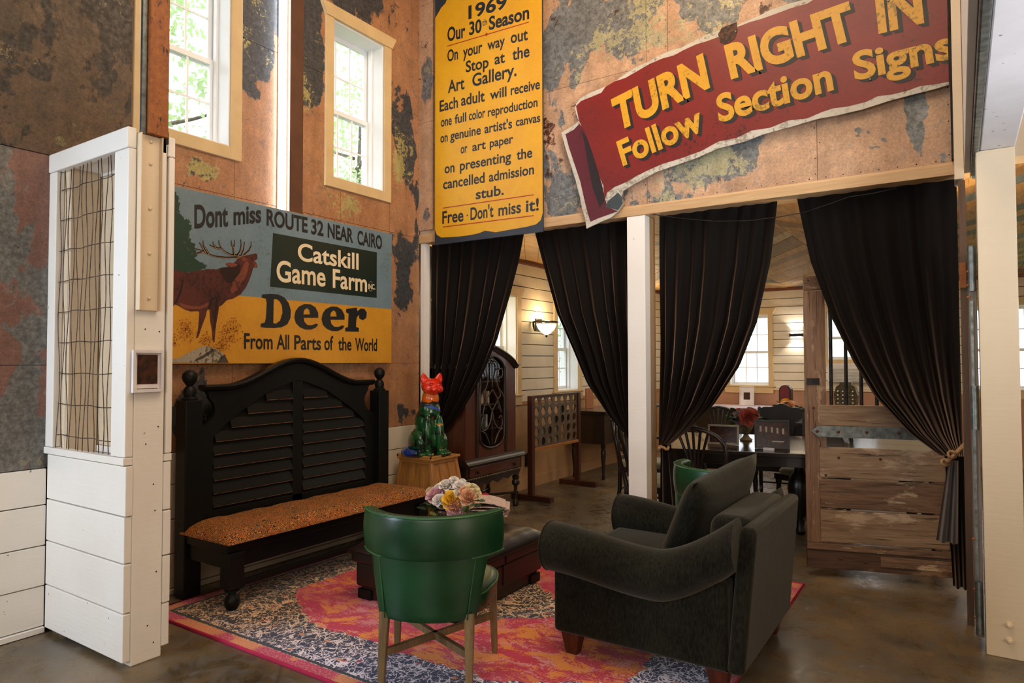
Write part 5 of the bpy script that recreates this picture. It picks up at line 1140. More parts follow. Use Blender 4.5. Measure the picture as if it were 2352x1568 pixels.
# ================================================================ picture on the partition end
def picture(lab, M, w_, h_, frame, mat_, matw, img, fw=.012, th=.012, plate=None):
    t = thing('picture_frame', lab, 'picture', (0, 0, 0))
    for a in ((-w_/2, -h_/2, -w_/2+fw, h_/2), (w_/2-fw, -h_/2, w_/2, h_/2), (-w_/2+fw, h_/2-fw, w_/2-fw, h_/2), (-w_/2+fw, -h_/2, w_/2-fw, -h_/2+fw)): MB().box(a[0], -th, a[1], a[2], 0, a[3]).build('frame_bar', frame, t, local=True, bevel=.001)
    MB().box(-w_/2+fw, -.004, -h_/2+fw, w_/2-fw, -.001, h_/2-fw).build('mat_board', mat_, t, local=True)
    if img: MB().box(-w_/2+fw+matw[0], -.006, -h_/2+fw+matw[1], w_/2-fw-matw[0], -.0045, h_/2-fw-matw[2]).build('photo', img, t, local=True)
    t.matrix_world = M; return t
n = NT('photo_print'); v = n.obj(); f = n.noise(v, 30, 4); g = n.vor(n.map(v, (1, 1, .5)), 38, 'F1', rand=.6); n.set(color=n.mix(n.ramp(g, .14, .17, .8, 0), n.mix(n.ramp(f, .35, .7), srgb('#140c0a'), srgb('#50261a')), srgb('#b9a79c')), rough=.2); m_ph = n.m
m_wf = plain('white_frame', '#d8d2d4', .4, bump=0); m_bf = plain('black_frame', '#15120f', .35, bump=0)
pc = picture('small white framed dark photo on the end of the stall partition', Matrix.Translation((.8415, -3.052, 1.405)) @ Matrix.Rotation(pi/2, 4, 'Z'), .150, .205, m_wf, plain('mat_white', '#d9cfcb', .6, bump=0), (.012, .026, .008), m_ph, .014, .018)
mb = MB(); rd = random.Random(2); x = -.05
while x < .05: w_ = rd.uniform(.0035, .008); mb.box(x, -.0052, -.0865, x+w_, -.0046, -.0835); x += w_+.0014
mb.build('caption', m_ink, pc, local=True)
# ================================================================ CABINET
m_mah = wood('mahogany', '#3a1c12', '#5d3020', .35, axis=2, coat=.2); m_mahd = wood('dark_walnut', '#1a120e', '#33231a', .35, axis=1, coat=.2)
cb = thing('china_cabinet', 'antique arched china cabinet with fretwork glass door on turned legs behind the cat', 'cabinet', (.22, .49, 0))
CX, Y0, Y1 = .42, .045, .90
# stand
MB().box(.02, Y0-.01, .385, CX+.02, Y1+.05, .50).build('drawer_case', m_mahd, cb, bevel=.004)
dr = MB().box(CX+.02, Y0+.03, .395, CX+.03, Y1+.01, .485).build('drawer', m_mah, cb, bevel=.004)
for y in (Y0+.14, Y1-.11): MB().ball((CX+.042, y, .435), (.014, .014, .014), 10, 6).build('knob', m_blk, dr, smooth=180)
mb = MB(); mb.prism([(0, .50), (CX+.05, .50), (CX+.06, .512), (CX+.045, .525), (CX+.035, .54), (CX+.015, .555), (0, .555)], lambda a, b: (a, Y0-.03, b), lambda a, b: (a, Y1+.075, b)); mb.build('moulding', m_mahd, cb)
mb = MB()
for k in range(36): mb.ball((CX+.022, Y0+.005+k*.0252, .378), (.0075, .0075, .0085), 6, 4)
tag(mb.build('bead_trim', plain('bead', '#7a6a54', .3, bump=0), cb, smooth=180, fixn=False), kind='stuff')
sk = [(Y0-.01, .375), (Y0+.02, .31), (Y0+.10, .33), (Y0+.16, .30), (Y0+.24, .325), (Y0+.33, .29), (Y0+.42, .325), (Y0+.50, .29), (Y0+.59, .325), (Y0+.67, .30), (Y0+.75, .33), (Y0+.86, .31), (Y1+.05, .375)]
MB().prism(sk, lambda a, b: (CX-.005, a, b), lambda a, b: (CX+.012, a, b)).build('scalloped_apron', m_mahd, cb)
tp = [(.018, 0), (.03, .01), (.032, .035), (.018, .06), (.016, .09), (.024, .12), (.024, .15), (.018, .155), (.018, .20), (.038, .215), (.042, .24), (.030, .262), (.036, .28), (.036, .30), (.02, .31), (.02, .335), (.026, .34), (.026, .386)]
for x, y in ((CX-.02, Y0+.03), (CX-.02, Y1), (.06, Y0+.03), (.06, Y1)): MB().lathe(tp, (x, y, 0), 14).build('turned_leg', m_mahd, cb, smooth=45)
mb = MB(); mb.tube([(CX-.02, Y0+.03, .135), (.24, .30, .13), (.18, .47, .13), (.24, .66, .13), (CX-.02, Y1, .135)], .013, 8); mb.tube([(.06, Y0+.03, .135), (.18, .47, .13), (.06, Y1, .135)], .013, 8); mb.build('stretcher', m_mahd, cb, smooth=60)
# upper case with bonnet top
ya, yb = Y0+.0, Y1-.03; ym = (ya+yb)/2
def bon(y): 
    t = abs(y-ym)/((yb-ya)/2+.04); return 1.405+.185*(max(0, 1-t*1.16))**.62+(.018*((t-.86)/.14)**2 if t > .86 else 0)
bp = [(ya-.02+(yb-ya+.04)*k/30, 0) for k in range(31)]; bp = [(y, bon(y)) for y, _ in bp]
face_out = [(ya, .556)]+[(max(ya, min(yb, y)), z-.03) for y, z in bp]+[(yb, .556)]
MB().box(.02, ya, .556, CX-.02, ya+.02, 1.415).build('side_panel', m_mah, cb); MB().box(.02, yb-.02, .556, CX-.02, yb, 1.415).build('side_panel', m_mah, cb); MB().prism(face_out, lambda a, b: (.02, a, b), lambda a, b: (.03, a, b)).build('case_back', m_mahd, cb)
# face frame with arched opening
dl, dr_ = ym-.235, ym+.235; 
arc_ = [(ym-.20+.40*k/16, 1.40+.10*sin(pi*k/16)**.7) for k in range(17)]
inn = [(ym-.20, .72)]+arc_+[(ym+.20, .72)]; inn = [(ym+.20*cos(a), .74+.11*sin(a)) for a in [pi+pi*k/12 for k in range(13)]]+list(reversed(arc_))
vsf, fsf = tri_fill([face_out, inn]); mb = MB()
for d in (CX-.02, CX): mb.add([(d, a, b) for a, b in vsf], fsf)
mb.prism(face_out, lambda a, b: (CX-.02, a, b), lambda a, b: (CX, a, b)); mb.f = [f for f in mb.f if len(f) < 30]; mb.mi = [0]*len(mb.f)
mb.build('face_frame', m_mah, cb, fixn=True)
for y0, y1 in ((dl-.02, dl+.015), (dr_-.015, dr_+.02)): MB().box(CX, y0, .57, CX+.015, y1, 1.40).build('door_stile', m_mahd, cb, bevel=.004)
m_fret = plain('fretwork', '#4a4038', .35, var=.3, bump=0)
loop = [(CX+.006, a, b) for a, b in inn]; MB().tube(loop, .011, 8, closed=True).build('door_arch_frame', m_mahd, cb, smooth=180)
def F(pts, r=.0065):
    pts = [(CX+.004, ym+a, b) for a, b in pts]; out = []
    for i in range(len(pts)-1):
        p0, p1, p2, p3 = (Vector(pts[max(0, min(len(pts)-1, i+j))]) for j in (-1, 0, 1, 2))
        for t in range(4): t /= 4; out.append(.5*((2*p1)+(p2-p0)*t+(2*p0-5*p1+4*p2-p3)*t*t+(3*p1-p0-3*p2+p3)*t*t*t))
    out.append(Vector(pts[-1])); return MB().tube(out, r, 6)
for s in (-1, 1):
    for P in (((0, 1.49), (s*.03, 1.45), (s*.0, 1.40), (s*.0, 1.20)), ((s*.02, 1.47), (s*.09, 1.42), (s*.10, 1.37), (s*.16, 1.38), (s*.175, 1.33), (s*.15, 1.29), (s*.125, 1.31)), ((s*.10, 1.37), (s*.07, 1.28), (s*.10, 1.20), (s*.17, 1.14), (s*.19, 1.10)), ((0, 1.18), (s*.05, 1.13), (s*.09, 1.08), (s*.05, 1.03), (0, .98)), ((s*.10, 1.20), (s*.14, 1.12), (s*.09, 1.08), (s*.13, 1.02), (s*.15, .95)), ((0, .98), (0, .64)), ((0, .98), (s*.04, .86), (s*.12, .80), (s*.17, .84), (s*.15, .92), (s*.11, .90)), ((s*.04, .66), (s*.10, .76), (s*.17, .80))):
        F(P).build('fretwork', m_fret, cb, smooth=180, fixn=False)
MB().box(CX-.014, ym-.21, .62, CX-.012, ym+.21, 1.52).build('door_glass', m_glass, cb)
for z in (.80, 1.03, 1.25): MB().box(.03, ya+.02, z, CX-.03, yb-.02, z+.012).build('shelf', m_mahd, cb)
MB().box(.03, ya+.02, .556, CX-.03, yb-.02, .57).build('case_floor', m_mahd, cb)
rows = []
for i, (y, z) in enumerate(bp):
    a = bp[max(0, i-1)]; b = bp[min(30, i+1)]; t = Vector((0, b[0]-a[0], b[1]-a[1])).normalized(); q = Vector((0, -t.z, t.y)); rows.append([Vector((x_, y, z))+q*s1 for x_, s1 in ((.0, -.03), (.0, .012), (CX+.045, .012), (CX+.05, 0), (CX+.03, -.01), (CX+.012, -.032))])
mb = MB(); mb.grid(rows, closed_u=True); mb.add(rows[0], [tuple(range(6))]); mb.add(rows[-1], [tuple(range(6))]); mb.build('bonnet_moulding', m_mahd, cb, smooth=40)
MB().ball((CX+.01, ym, 1.60), (.02, .05, .02), 12, 8).build('crest', m_mahd, cb, smooth=180)
bkc = ['#7a3a2a', '#c8bba0', '#3a5a6a', '#8a8a88', '#b59a4a', '#5a3a5a', '#d0cabf', '#6a2a2a']
rd = random.Random(8)
for z, n_ in ((1.262, 5), (1.042, 7), (.812, 6)):
    y = ym-.17
    for k in range(n_):
        w_ = rd.uniform(.02, .045); h = rd.uniform(.07, .16); cc = rd.choice(bkc)
        o = MB().box(.12, y, z, .12+rd.uniform(.14, .2), y+w_, z+h).build('book', plain('book_'+cc[1:], cc, .5, bump=0), bevel=.002)
        tag(o, '%s book, %s from the left on the %s shelf of the china cabinet' % ({'#7a3a2a': 'rust', '#c8bba0': 'beige', '#3a5a6a': 'teal', '#8a8a88': 'grey', '#b59a4a': 'mustard', '#5a3a5a': 'plum', '#d0cabf': 'white', '#6a2a2a': 'dark red'}[cc], ('first', 'second', 'third', 'fourth', 'fifth', 'sixth', 'seventh')[k], {1.262: 'top', 1.042: 'middle', .812: 'lower'}[z]), 'book', 'books and boxes in the china cabinet'); y += w_+rd.uniform(.004, .03)
# ================================================================ CONNECT-FOUR BOARD
gm = thing('drop_disc_game', 'giant upright drop-disc game board with round holes on a dark wooden stand', 'game', (.38, 1.74, 0))
GX = .39; gy0, gy1 = 1.24, 2.22; gz0, gz1 = .535, 1.07
m_gw = wood('game_wood', '#33170e', '#512818', .4, axis=2); m_gb = plain('game_board_grey', '#5b4a38', .5, var=.25, scale=12, world=True)
for y in (1.185, 2.215): MB().box(GX-.03, y, .05, GX+.03, y+.055, 1.085).build('upright', m_gw, gm, bevel=.003); MB().box(.16, y-.01, 0, .64, y+.065, .055).build('foot', m_gw, gm, bevel=.003)
cw_, rh = (gy1-gy0)/7, (gz1-gz0)/5; 
for d0 in (GX-.003,):
    mb = MB(); R_ = .044
    for i in range(7):
        for j in range(5):
            cy_, cz_ = gy0+cw_*(i+.5), gz0+rh*(j+.5); n_ = 16; vs = []; 
            for d in (d0, d0+.012):
                for k in range(n_): a = 2*pi*k/n_; vs.append((d, cy_+R_*cos(a), cz_+R_*sin(a)))
                for k in range(n_):
                    a = 2*pi*k/n_; m_ = max(abs(cos(a)), abs(sin(a))); vs.append((d, cy_+cw_/2*cos(a)/m_, cz_+rh/2*sin(a)/m_))
            fs = []
            for k in range(n_):
                k2 = (k+1) % n_; fs += [(k, k2, n_+k2, n_+k), (2*n_+k, 3*n_+k, 3*n_+k2, 2*n_+k2), (k, 2*n_+k, 2*n_+k2, k2)]
            mb.add(vs, fs)
    mb.build('hole_board', m_gb, gm)
MB().box(GX-.024, 1.24, gz0-.03, GX+.028, 2.215, gz0).build('bottom_rail', wood('orange_pine', '#8a5220', '#b5752f', .4, axis=1), gm, bevel=.003); MB().box(GX-.022, 1.24, gz1, GX+.022, 2.215, gz1+.015).build('top_bar', m_gw, gm)
m_dk, m_lk = plain('disc_black', '#0e0d0c', .5, bump=0), plain('disc_grey', '#6e6a5a', .5, bump=0)
d0_ = None
for i, j, m_, lb in ((4, 3, m_dk, 'black game disc in the fifth column, second row from the top'), (3, 2, m_dk, 'black game disc in the fourth column, middle row'), (4, 2, m_dk, 'black game disc in the fifth column, middle row'), (2, 1, m_dk, 'black game disc in the third column, second row from the bottom'), (1, 0, m_dk, 'black game disc in the second column, bottom row'), (1, 1, m_lk, 'grey game disc in the second column, second row from the bottom'), (3, 1, m_lk, 'grey game disc in the fourth column, second row from the bottom'), (2, 0, m_lk, 'grey game disc in the third column, bottom row'), (3, 0, m_lk, 'grey game disc in the fourth column, bottom row')):
    o = MB().lathe([(.001, 0), (.053, 0), (.055, .002), (.055, .008), (.053, .010), (.001, .010)], (0, 0, 0), 24, Matrix.Rotation(pi/2, 3, 'Y')).build('game_disc', m_, smooth=40)
    o.location = (GX-.016, gy0+cw_*(i+.5), gz0+rh*(j+.5)); tag(o, lb, 'disc', 'discs in the drop-disc game')
MB().box(.0, 1.70, .25, .012, 1.80, .40).build('outlet_box', m_iron, wl, bevel=.003)
# ================================================================ SCONCES
sc = thing('wall_sconce', 'glowing bowl shaped glass wall sconce between the two windows of the back room', 'lamp', (.1, 1.99, 1.85))
MB().lathe([(.012, 1.755), (.05, 1.775), (.10, 1.82), (.125, 1.865), (.128, 1.885), (.12, 1.885), (.001, 1.80)], (.115, 2.0, 0), 24, None, .85, 1.1).build('glass_bowl', emis('sconce_glow', (1, .80, .45, 1), 3.2), sc, smooth=60)
mb = MB(); mb.tube([(.01, 1.86, 1.90), (.05, 1.88, 1.915), (.23, 1.95, 1.905)], .011, 8); mb.tube([(.02, 1.86, 1.91), (.03, 1.85, 1.86), (.03, 1.87, 1.80)], [.012, .014, .006], 8); mb.tube([(.01, 2.14, 1.90), (.05, 2.13, 1.912), (.23, 2.04, 1.905)], .011, 8); mb.tube([(.23, 1.94, 1.905), (.23, 2.05, 1.905)], .011, 8); mb.build('bronze_arm', m_iron, sc, smooth=60)
MB().ball((.115, 2.0, 1.745), (.014, .014, .02), 10, 6).build('finial', m_iron, sc, smooth=180); MB().box(0, 1.93, 1.80, .015, 2.07, 1.95).build('back_plate', m_iron, sc, bevel=.004)
def point(name, loc, e, col, r=.04):
    l = bpy.data.lights.new(name, 'POINT'); l.energy = e; l.color = col; l.shadow_soft_size = r; o = bpy.data.objects.new(name, l); COL.objects.link(o); o.location = loc
point('sconce_and_fill_bulb', (.12, 2.0, 1.97), 9, (1, .66, .3), .03)
for p_ in ((.15, .4, 2.05), (.15, 4.9, 2.05), (6.2, 2.6, 2.05), (4.0, .35, 2.1)): point('sconce_and_fill_bulb', p_, 30, (1, .74, .42), .05)  # added warm fill points that lift the back room; no sconces hang here
s2 = thing('wall_sconce', 'dark box up-and-down wall light on the far wall beside the window', 'lamp', (2.02, 6.4, 1.845))
MB().box(1.93, 6.36, 1.825, 2.12, 6.447, 1.87).build('housing', m_iron, s2, bevel=.003)
for z in (1.872, 1.822): MB().box(1.95, 6.375, z-.0015, 2.10, 6.44, z+.0015).build('lens', emis('lens_glow', (1, .96, .86, 1), 14), s2)
for z, r in ((1.885, 0), (1.81, pi)):
    l = bpy.data.lights.new('sconce_spot', 'SPOT'); l.energy = 16; l.color = (1, .93, .8); l.spot_size = radians(110); l.spot_blend = .4; l.shadow_soft_size = .03; o = bpy.data.objects.new('sconce_spot', l); COL.objects.link(o); o.location = (2.02, 6.40, z); o.rotation_euler = (pi-r, 0, 0)
# ================================================================ DINING TABLE (long side faces the viewer)
m_dw = wood('black_brown_wood', '#0f0a08', '#241812', .22, axis=0, coat=.3); m_dw2 = wood('black_brown_leg', '#0d0907', '#1f1410', .35, axis=2)
tb = thing('dining_table', 'long dark polished dining table in the back room behind the centre post', 'table', (2.6, 1.1, 0))
ta = radians(12)
def T_(x, y, z): c, s = cos(ta), sin(ta); return Vector((2.12+(x)*c-(y)*s, .32+(x)*s+(y)*c, z))
TM = Matrix.Translation((2.12, .40, 0)) @ Matrix.Rotation(ta, 4, 'Z')
def TB(name, a, m_=m_dw, **k): return MB().box(*a, M=TM).build(name, m_, tb, bevel=.005, **k)
TB('table_top', (0, 0, .715, 2.1, 1.3, .75)); TB('apron', (.08, .06, .635, 2.02, .09, .714)); TB('apron', (.08, 1.21, .635, 2.02, 1.24, .714)); TB('apron', (.08, .09, .635, .11, 1.21, .714)); TB('apron', (1.99, .09, .635, 2.02, 1.21, .714))
lp = [(.03, 0), (.045, .03), (.03, .06), (.04, .14), (.085, .28), (.10, .38), (.085, .47), (.045, .52), (.04, .56), (.06, .58), (.06, .634)]
for x, y in ((.16, .16), (1.94, .16), (.16, 1.14), (1.94, 1.14), (1.05, .65)): MB().lathe(lp, TM @ Vector((x, y, 0)), 14).build('turned_leg', m_dw2, tb, smooth=50)
TB('stretcher', (.14, .62, .12, 1.96, .68, .16))
# ---------------------------------------------------------------- chairs of the back room
m_seatf = plain('beige_seat_fabric', '#8f8b70', .8, var=.25, scale=14, sheen=.2)
def dchair(lab, loc, rz, style, arms=False):
    """faces +y, origin on the floor"""
    t = thing('dining_chair', lab, 'chair', (0, 0, 0), 'dark dining chairs in the back room')
    o = MB(); rows = []
    for z, sc_ in ((.425, .97), (.455, 1), (.475, .93), (.482, .6)): rows.append([(sc_*.235*(abs(cos(a))**.5)*(1 if cos(a) > 0 else -1), .0+sc_*.225*(abs(sin(a))**.5)*(1 if sin(a) > 0 else -1), z) for a in [2*pi*k/24 for k in range(24)]])
    o.grid(rows, closed_u=True); o.add(rows[0], [tuple(range(24))]); o.add(rows[-1], [tuple(range(24))]); o.build('seat', m_seatf, t, smooth=60, local=True)
    for a in ((-.23, .19, .375, .23, .215, .425), (-.23, -.215, .375, .23, -.19, .425), (-.23, -.19, .375, -.205, .19, .425), (.205, -.19, .375, .23, .19, .425)): MB().box(*a).build('seat_rail', m_dw2, t, local=True)
    for s in (-1, 1):
        MB().lathe([(.013, 0), (.02, .02), (.012, .06), (.02, .16), (.026, .27), (.02, .32), (.028, .34), (.028, .376)], (s*.20, .19, 0), 10).build('leg', m_dw2, t, smooth=50, local=True)
        MB().tube([(s*.20, -.25, 0), (s*.20, -.205, .2), (s*.20, -.20, .43)], [.016, .020, .020], 8).build('leg', m_dw2, t, smooth=60, local=True)
        if style == 'wheel': MB().tube([(s*.20, -.20, .42), (s*.185, -.22, .50), (s*.215, -.25, .62), (s*.235, -.27, .75), (s*.225, -.285, .84), (s*.17, -.295, .90), (s*.08, -.30, .94), (0, -.30, .955)], .017, 8).build('back_frame', m_dw2, t, smooth=60, local=True)
        elif style == 'shield': MB().tube([(s*.20, -.20, .42), (s*.20, -.225, .58), (s*.215, -.25, .72), (s*.20, -.275, .86)], .018, 8).build('back_post', m_dw2, t, smooth=60, local=True)
        else: MB().tube([(s*.20, -.20, .42), (s*.21, -.23, .6), (s*.215, -.27, .93)], [.02, .02, .018], 8).build('back_post', m_dw2, t, smooth=60, local=True); 
    MB().bar((-.20, -.21, .20), (.20, -.21, .20), .02, .016).build('stretcher', m_dw2, t, local=True)
    for s in (-1, 1): MB().bar((s*.20, -.21, .15), (s*.20, .19, .15), .018, .016).build('stretcher', m_dw2, t, local=True)
    if style == 'wheel':
        for k in range(5):
            s = (k-2)/2; MB().tube([(s*.02, -.205, .43), (s*.03, -.225, .58), (s*.055, -.258, .74), (s*.11, -.297, .945-.03*abs(s))], [.010, .009, .010, .011], 6).build('splat', m_dw2, t, smooth=60, local=True)
    elif style == 'shield':
        MB().tube([(-.20, -.275, .86), (-.1, -.28, .885), (0, -.28, .875), (.1, -.28, .885), (.20, -.275, .86)], .02, 8).build('top_rail', m_dw2, t, smooth=60, local=True)
        MB().tube([(-.09, -.26, .87), (-.10, -.25, .72), (-.08, -.235, .60), (0, -.23, .55), (.08, -.235, .60), (.10, -.25, .72), (.09, -.26, .87)], .013, 8).build('splat', m_dw2, t, smooth=60, local=True)
        MB().bar((-.2, -.215, .5), (.2, -.215, .5), .02, .03).build('lower_rail', m_dw2, t, local=True)
    else:
        cr = [(-.235, .90)]+[(-.235+.47*k/20, .92+.075*sin(pi*k/20)**.8+.012*sin(pi*k/20*5)) for k in range(21)]+[(.235, .90), (.16, .83), (0, .80), (-.16, .83)]
        MB().prism(cr, lambda a, b: (a, -.285, b), lambda a, b: (a, -.255, b)).build('carved_crest', m_dw2, t, local=True)
        MB().prism([(-.13, .55), (-.10, .68), (-.14, .82), (.14, .82), (.10, .68), (.13, .55)], lambda a, b: (a, -.262, b), lambda a, b: (a, -.248, b)).build('back_splat', m_dw2, t, local=True)
        MB().bar((-.2, -.225, .55), (.2, -.225, .55), .02, .04).build('lower_rail', m_dw2, t, local=True)
        for s in (-1, 1): MB().ball((s*.215, -.27, .945), (.02, .02, .028), 8, 6).build('finial', m_dw2, t, smooth=180, local=True)
    if arms:
        for s in (-1, 1): MB().tube([(s*.215, -.24, .66), (s*.25, -.08, .68), (s*.25, .10, .665), (s*.235, .15, .62), (s*.215, .13, .43)], .015, 8).build('arm', m_dw2, t, smooth=60, local=True)
    t.location = loc; t.rotation_euler = (0, 0, rz); return t
dchair('dark shield-back armchair standing just left of the white centre post', (1.535, 1.5, 0), radians(-80), 'shield', True)
dchair('dark spindle-splat chair at the near side of the dining table, right of the centre post', (2.47, .40, 0), radians(4), 'wheel')
dchair('dark chair with turned legs at the end of the table beside the centre post', (1.98, .62, 0), radians(-75), 'wheel')
dchair('tall carved-crest chair on the far side of the dining table behind the large photo', (2.63, 2.28, 0), radians(186), 'crest')
dchair('dark chair on the far side of the table, left of the carved one', (2.06, 2.15, 0), radians(195), 'wheel')
dchair('dark chair with pale seat glimpsed between the armchair and the barn door', (3.02, 1.75, 0), radians(150), 'crest')
# ---------------------------------------------------------------- things on the table
ZT = .7505
def stand_pic(lab, loc, rz, w_, h_, fr_, th, img, lean=12, mat_=None, mw=(.0, .0, .0)):
    M = Matrix.Translation(loc) @ Matrix.Rotation(rz, 4, 'Z') @ Matrix.Rotation(radians(-lean), 4, 'X') @ Matrix.Translation((0, 0, h_/2)); t = picture(lab, M, w_, h_, fr_, mat_ or m_bf, mw, img, th, .018)
    MB().bar((0, .0, h_*.1), (0, .07, -h_/2+.012), .03, .004, (1, 0, 0)).build('easel_leg', m_bf, t, local=True); return t
stand_pic('small silver framed photo standing on the dining table', (2.49, .87, ZT), radians(10), .25, .165, plain('silver_frame', '#8f8576', .4, .3, bump=0), .016, m_ph)
bp2 = stand_pic('large dark framed photo of the old barn standing on the table edge', (2.89, .82, ZT), radians(16), .26, .225, m_bf, .014, m_ph)
mb = MB()
for k in range(5): mb.box(-.09+k*.042, -.0075, .02-.004*k, -.075+k*.042, -.0062, .065-.004*k)
mb.box(.0, -.0075, -.06, .09, -.0062, -.052); tag(mb.build('photo_windows', plain('photo_pale', '#a89888', .3, bump=0), bp2, local=True), kind='stuff')
MB().box(2.85, .70, ZT, 2.93, .725, ZT+.018).build('x', m_wf).name = 'name_card'
tag(bpy.data.objects['name_card'], 'small pale card lying in front of the large framed photo', 'card')
def urnflowers(lab, c, h, r, cols, n_, seed, um):
    t = thing('flower_arrangement', lab, 'flowers', c); x, y, z = c
    MB().lathe([(.05, z), (.055, z+.01), (.03, z+.03), (.02, z+.05), (.04, z+h*.5), (.06, z+h*.8), (.065, z+h), (.05, z+h-.01), (.001, z+h*.7)], (x, y, 0), 18).build('urn', um, t, smooth=50)
    rd = random.Random(seed); cc = Vector((x, y, z+h+.03))
    for k in range(n_):
        a = 2*pi*k/n_+rd.uniform(-.3, .3); e = rd.uniform(.1, 1.2); d = Vector((cos(a)*cos(e), sin(a)*cos(e), sin(e)*.9)); flower(t, cc+d*r*.7, rd.uniform(.028, .045), rd.choice(cols), d, k)
    d = (CAM-cc).normalized(); flower(t, cc+d*r*.75+Vector((.02, 0, .02)), .052, cols[0], d, 1); flower(t, cc+d*r*.7+Vector((-.07, 0, -.0)), .04, cols[1], d, 2)
    leafs(t, cc, (r, r, r*.7), 26, m_lf, .07, seed=seed); return t
m_stone = plain('stone_urn', '#6d6048', .7, var=.3, scale=20)
urnflowers('urn of coral and mauve flowers on the dining table between the two photos', (2.57, 1.28, ZT), .15, .15, ['coral', 'mauve', 'coral'], 6, 3, m_stone)
# ================================================================ FAR DESKS AND THINGS
dk = thing('long_desk', 'dark desk with a turned leg against the left wall beyond the game board', 'desk', (.3, 3.3, 0))
MB().box(.02, 2.62, .44, .56, 4.3, .80).build('desk_case', m_mahd, dk, bevel=.004); MB().box(.01, 2.58, .80, .60, 4.32, .84).build('desk_top', m_dw, dk, bevel=.004)
for x, y in ((.10, 2.70), (.50, 2.70), (.10, 4.2), (.50, 4.2)): MB().lathe([(.012, 0), (.022, .02), (.014, .07), (.03, .28), (.032, .34), (.022, .37), (.03, .39), (.03, .44)], (x, y, 0), 12).build('turned_leg', m_dw2, dk, smooth=50)
ot_ = MB().box(.15, 2.9, .841, .17, 3.1, 1.10).build('picture_slab', wood('orange_frame', '#8a4f1e', '#b06c2c', .4, axis=2), bevel=.003); ot_.name = 'book_stand'; tag(ot_, 'orange-brown wooden stand on the dark desk under the window', 'stand')
d2 = thing('side_table', 'dark side table near the far wall carrying flowers, papers and a stringed instrument', 'table', (2.3, 3.6, 0))
MB().box(1.95, 3.2, .72, 3.2, 4.1, .76).build('table_top', m_dw, d2, bevel=.004); MB().box(2.0, 3.25, .60, 3.15, 4.05, .72).build('apron', m_dw2, d2)
for x, y in ((2.03, 3.28), (3.12, 3.28), (2.03, 4.02), (3.12, 4.02)): MB().bar((x, y, .6), (x, y, 0), .06, .06).build('leg', m_dw2, d2)
d3 = thing('buffet', 'dark low buffet against the far wall under the white-blinded window', 'sideboard', (1.3, 6.1, 0))
MB().box(.5, 5.75, .06, 2.0, 6.40, .70).build('body', m_mahd, d3, bevel=.004); MB().box(.46, 5.70, .70, 2.04, 6.42, .735).build('top', plain('white_runner', '#cfc6da', .5, bump=0), d3, bevel=.004)
for x, y in ((.56, 5.82), (1.94, 5.82), (.56, 6.33), (1.94, 6.33)): MB().box(x-.03, y-.03, 0, x+.03, y+.03, .06).build('foot', m_dw2, d3)
picw = stand_pic('white framed print leaning on the far buffet below the window', (1.30, 6.25, .736), radians(6), .22, .30, m_wf, .012, m_ph, 8, m_wf, (.05, .08, .08))
urnflowers('arrangement of peach roses on the side table near the barn door', (2.42, 3.72, .761), .09, .13, ['peach', 'cream', 'cream', 'yellow'], 7, 9, m_stone)
ar = thing('mantel_clock', 'small arched box with a dark red front standing behind the peach roses', 'clock', (2.36, 3.92, .76))
apro = [(-.07, 0), (.07, 0)]+[(.07*cos(a), .32+.07*sin(a)) for a in [pi*k/10 for k in range(11)]]
MB().prism(apro, lambda a, b: (2.36+a, 3.90, .761+b), lambda a, b: (2.36+a, 4.02, .761+b)).build('case', m_dw2, ar); MB().prism([(a*.75, b*.95+.012) for a, b in apro], lambda a, b: (2.36+a, 3.893, .761+b), lambda a, b: (2.36+a, 3.8995, .761+b)).build('red_front', plain('clock_red', '#6a1414', .3, bump=0), ar)
zi = thing('zither', 'silvery stringed instrument lying on the side table beside the roses', 'instrument', (2.6, 3.45, .76))
MB().prism([(0, 0), (.34, 0), (.26, .26), (.06, .26)], lambda a, b: (2.42+a, 3.28+b, .761), lambda a, b: (2.42+a, 3.28+b, .80)).build('body', m_galv, zi)
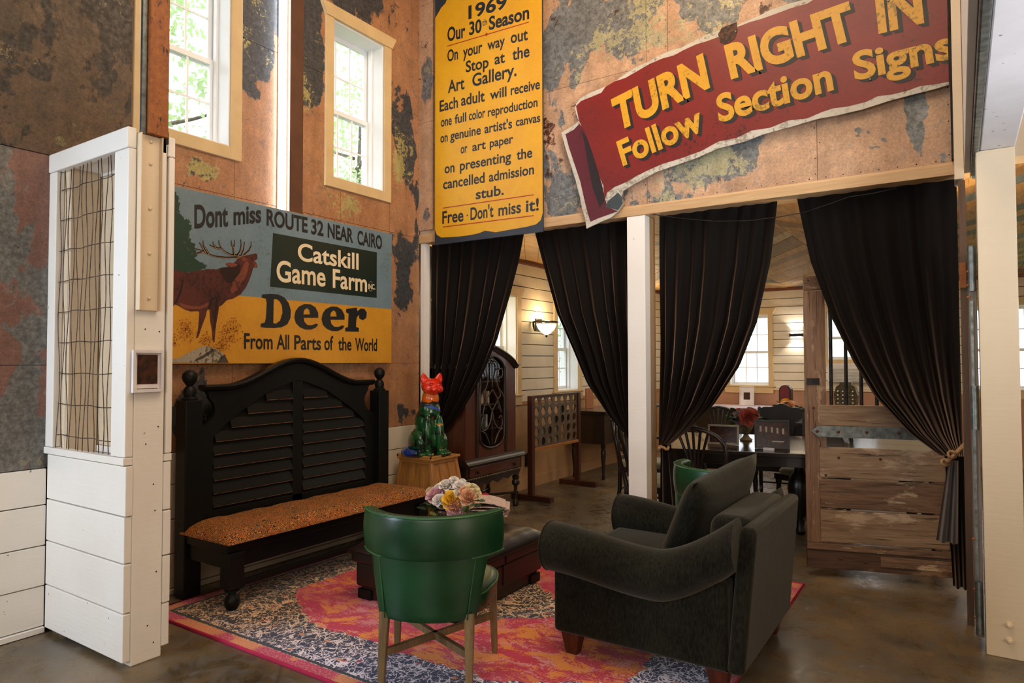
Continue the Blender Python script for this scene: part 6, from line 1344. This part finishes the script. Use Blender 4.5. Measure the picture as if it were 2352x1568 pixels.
for k in range(12): MB().box(2.45+k*.024, 3.285, .801, 2.455+k*.024, 3.40, .812).build('bridge_block', m_wf, zi)
m_pap = plain('paper', '#c9c4cc', .6, bump=0)
for k, (x, y, r) in enumerate(((2.10, 3.45, .3), (2.16, 3.62, -.4), (2.9, 3.55, .2))):
    o = MB().box(-.10, -.14, 0, .10, .14, .004).build('paper_sheet', m_pap); o.location = (x, y, .7615); o.rotation_euler = (0, 0, r); tag(o, ('pale sheet of paper at the left front of the far side table', 'pale sheet of paper near the left back of the far side table', 'pale sheet of paper on the right of the far side table')[k], 'paper')
cr_ = thing('cash_register', 'ornate antique metal register seen between the bars of the barn door', 'register', (3.03, 3.98, .76))
MB().box(2.90, 3.85, .761, 3.16, 4.08, .92).build('drawer_base', m_dw2, cr_, bevel=.005); MB().prism([(-.11, 0), (-.125, .12), (-.10, .22), (-.06, .25), (-.06, .28), (.06, .28), (.06, .25), (.10, .22), (.125, .12), (.11, 0)], lambda a, b: (3.03+a, 3.88, .92+b), lambda a, b: (3.03+a, 4.05, .92+b)).build('ornate_case', plain('brass_dark', '#6b624c', .35, .8, var=.5, scale=40), cr_)
mb = MB()
for i in range(4):
    for j in range(4): mb.ball((2.95+i*.052, 3.875, .955+j*.045), (.009, .008, .009), 8, 5)
mb.build('keys', m_wf, cr_, smooth=180)
aw = thing('air_conditioner', 'white window air conditioner below the far window seen through the barn door bars', 'appliance', (2.79, 6.4, 1.3))
MB().box(2.47, 6.36, 1.12, 3.11, 6.449, 1.40).build('housing', m_wf, aw, bevel=.01); mb = MB()
for k in range(9): mb.box(2.50, 6.352, 1.14+k*.022, 3.08, 6.36, 1.15+k*.022)
mb.build('grille', plain('ac_grille', '#a9a79c', .5, bump=0), aw)
# small frame leaning on the ledge of the partition
M = Matrix.Translation((.60, -2.99, .9555)) @ Matrix.Rotation(radians(-20), 4, 'Z') @ Matrix.Rotation(radians(-25), 4, 'X') @ Matrix.Translation((0, 0, .09))
picture('white-edged dark frame leaning on the ledge behind the wire mesh', M, .13, .18, m_wf, m_bf, (0, 0, 0), m_ph, .014, .012)
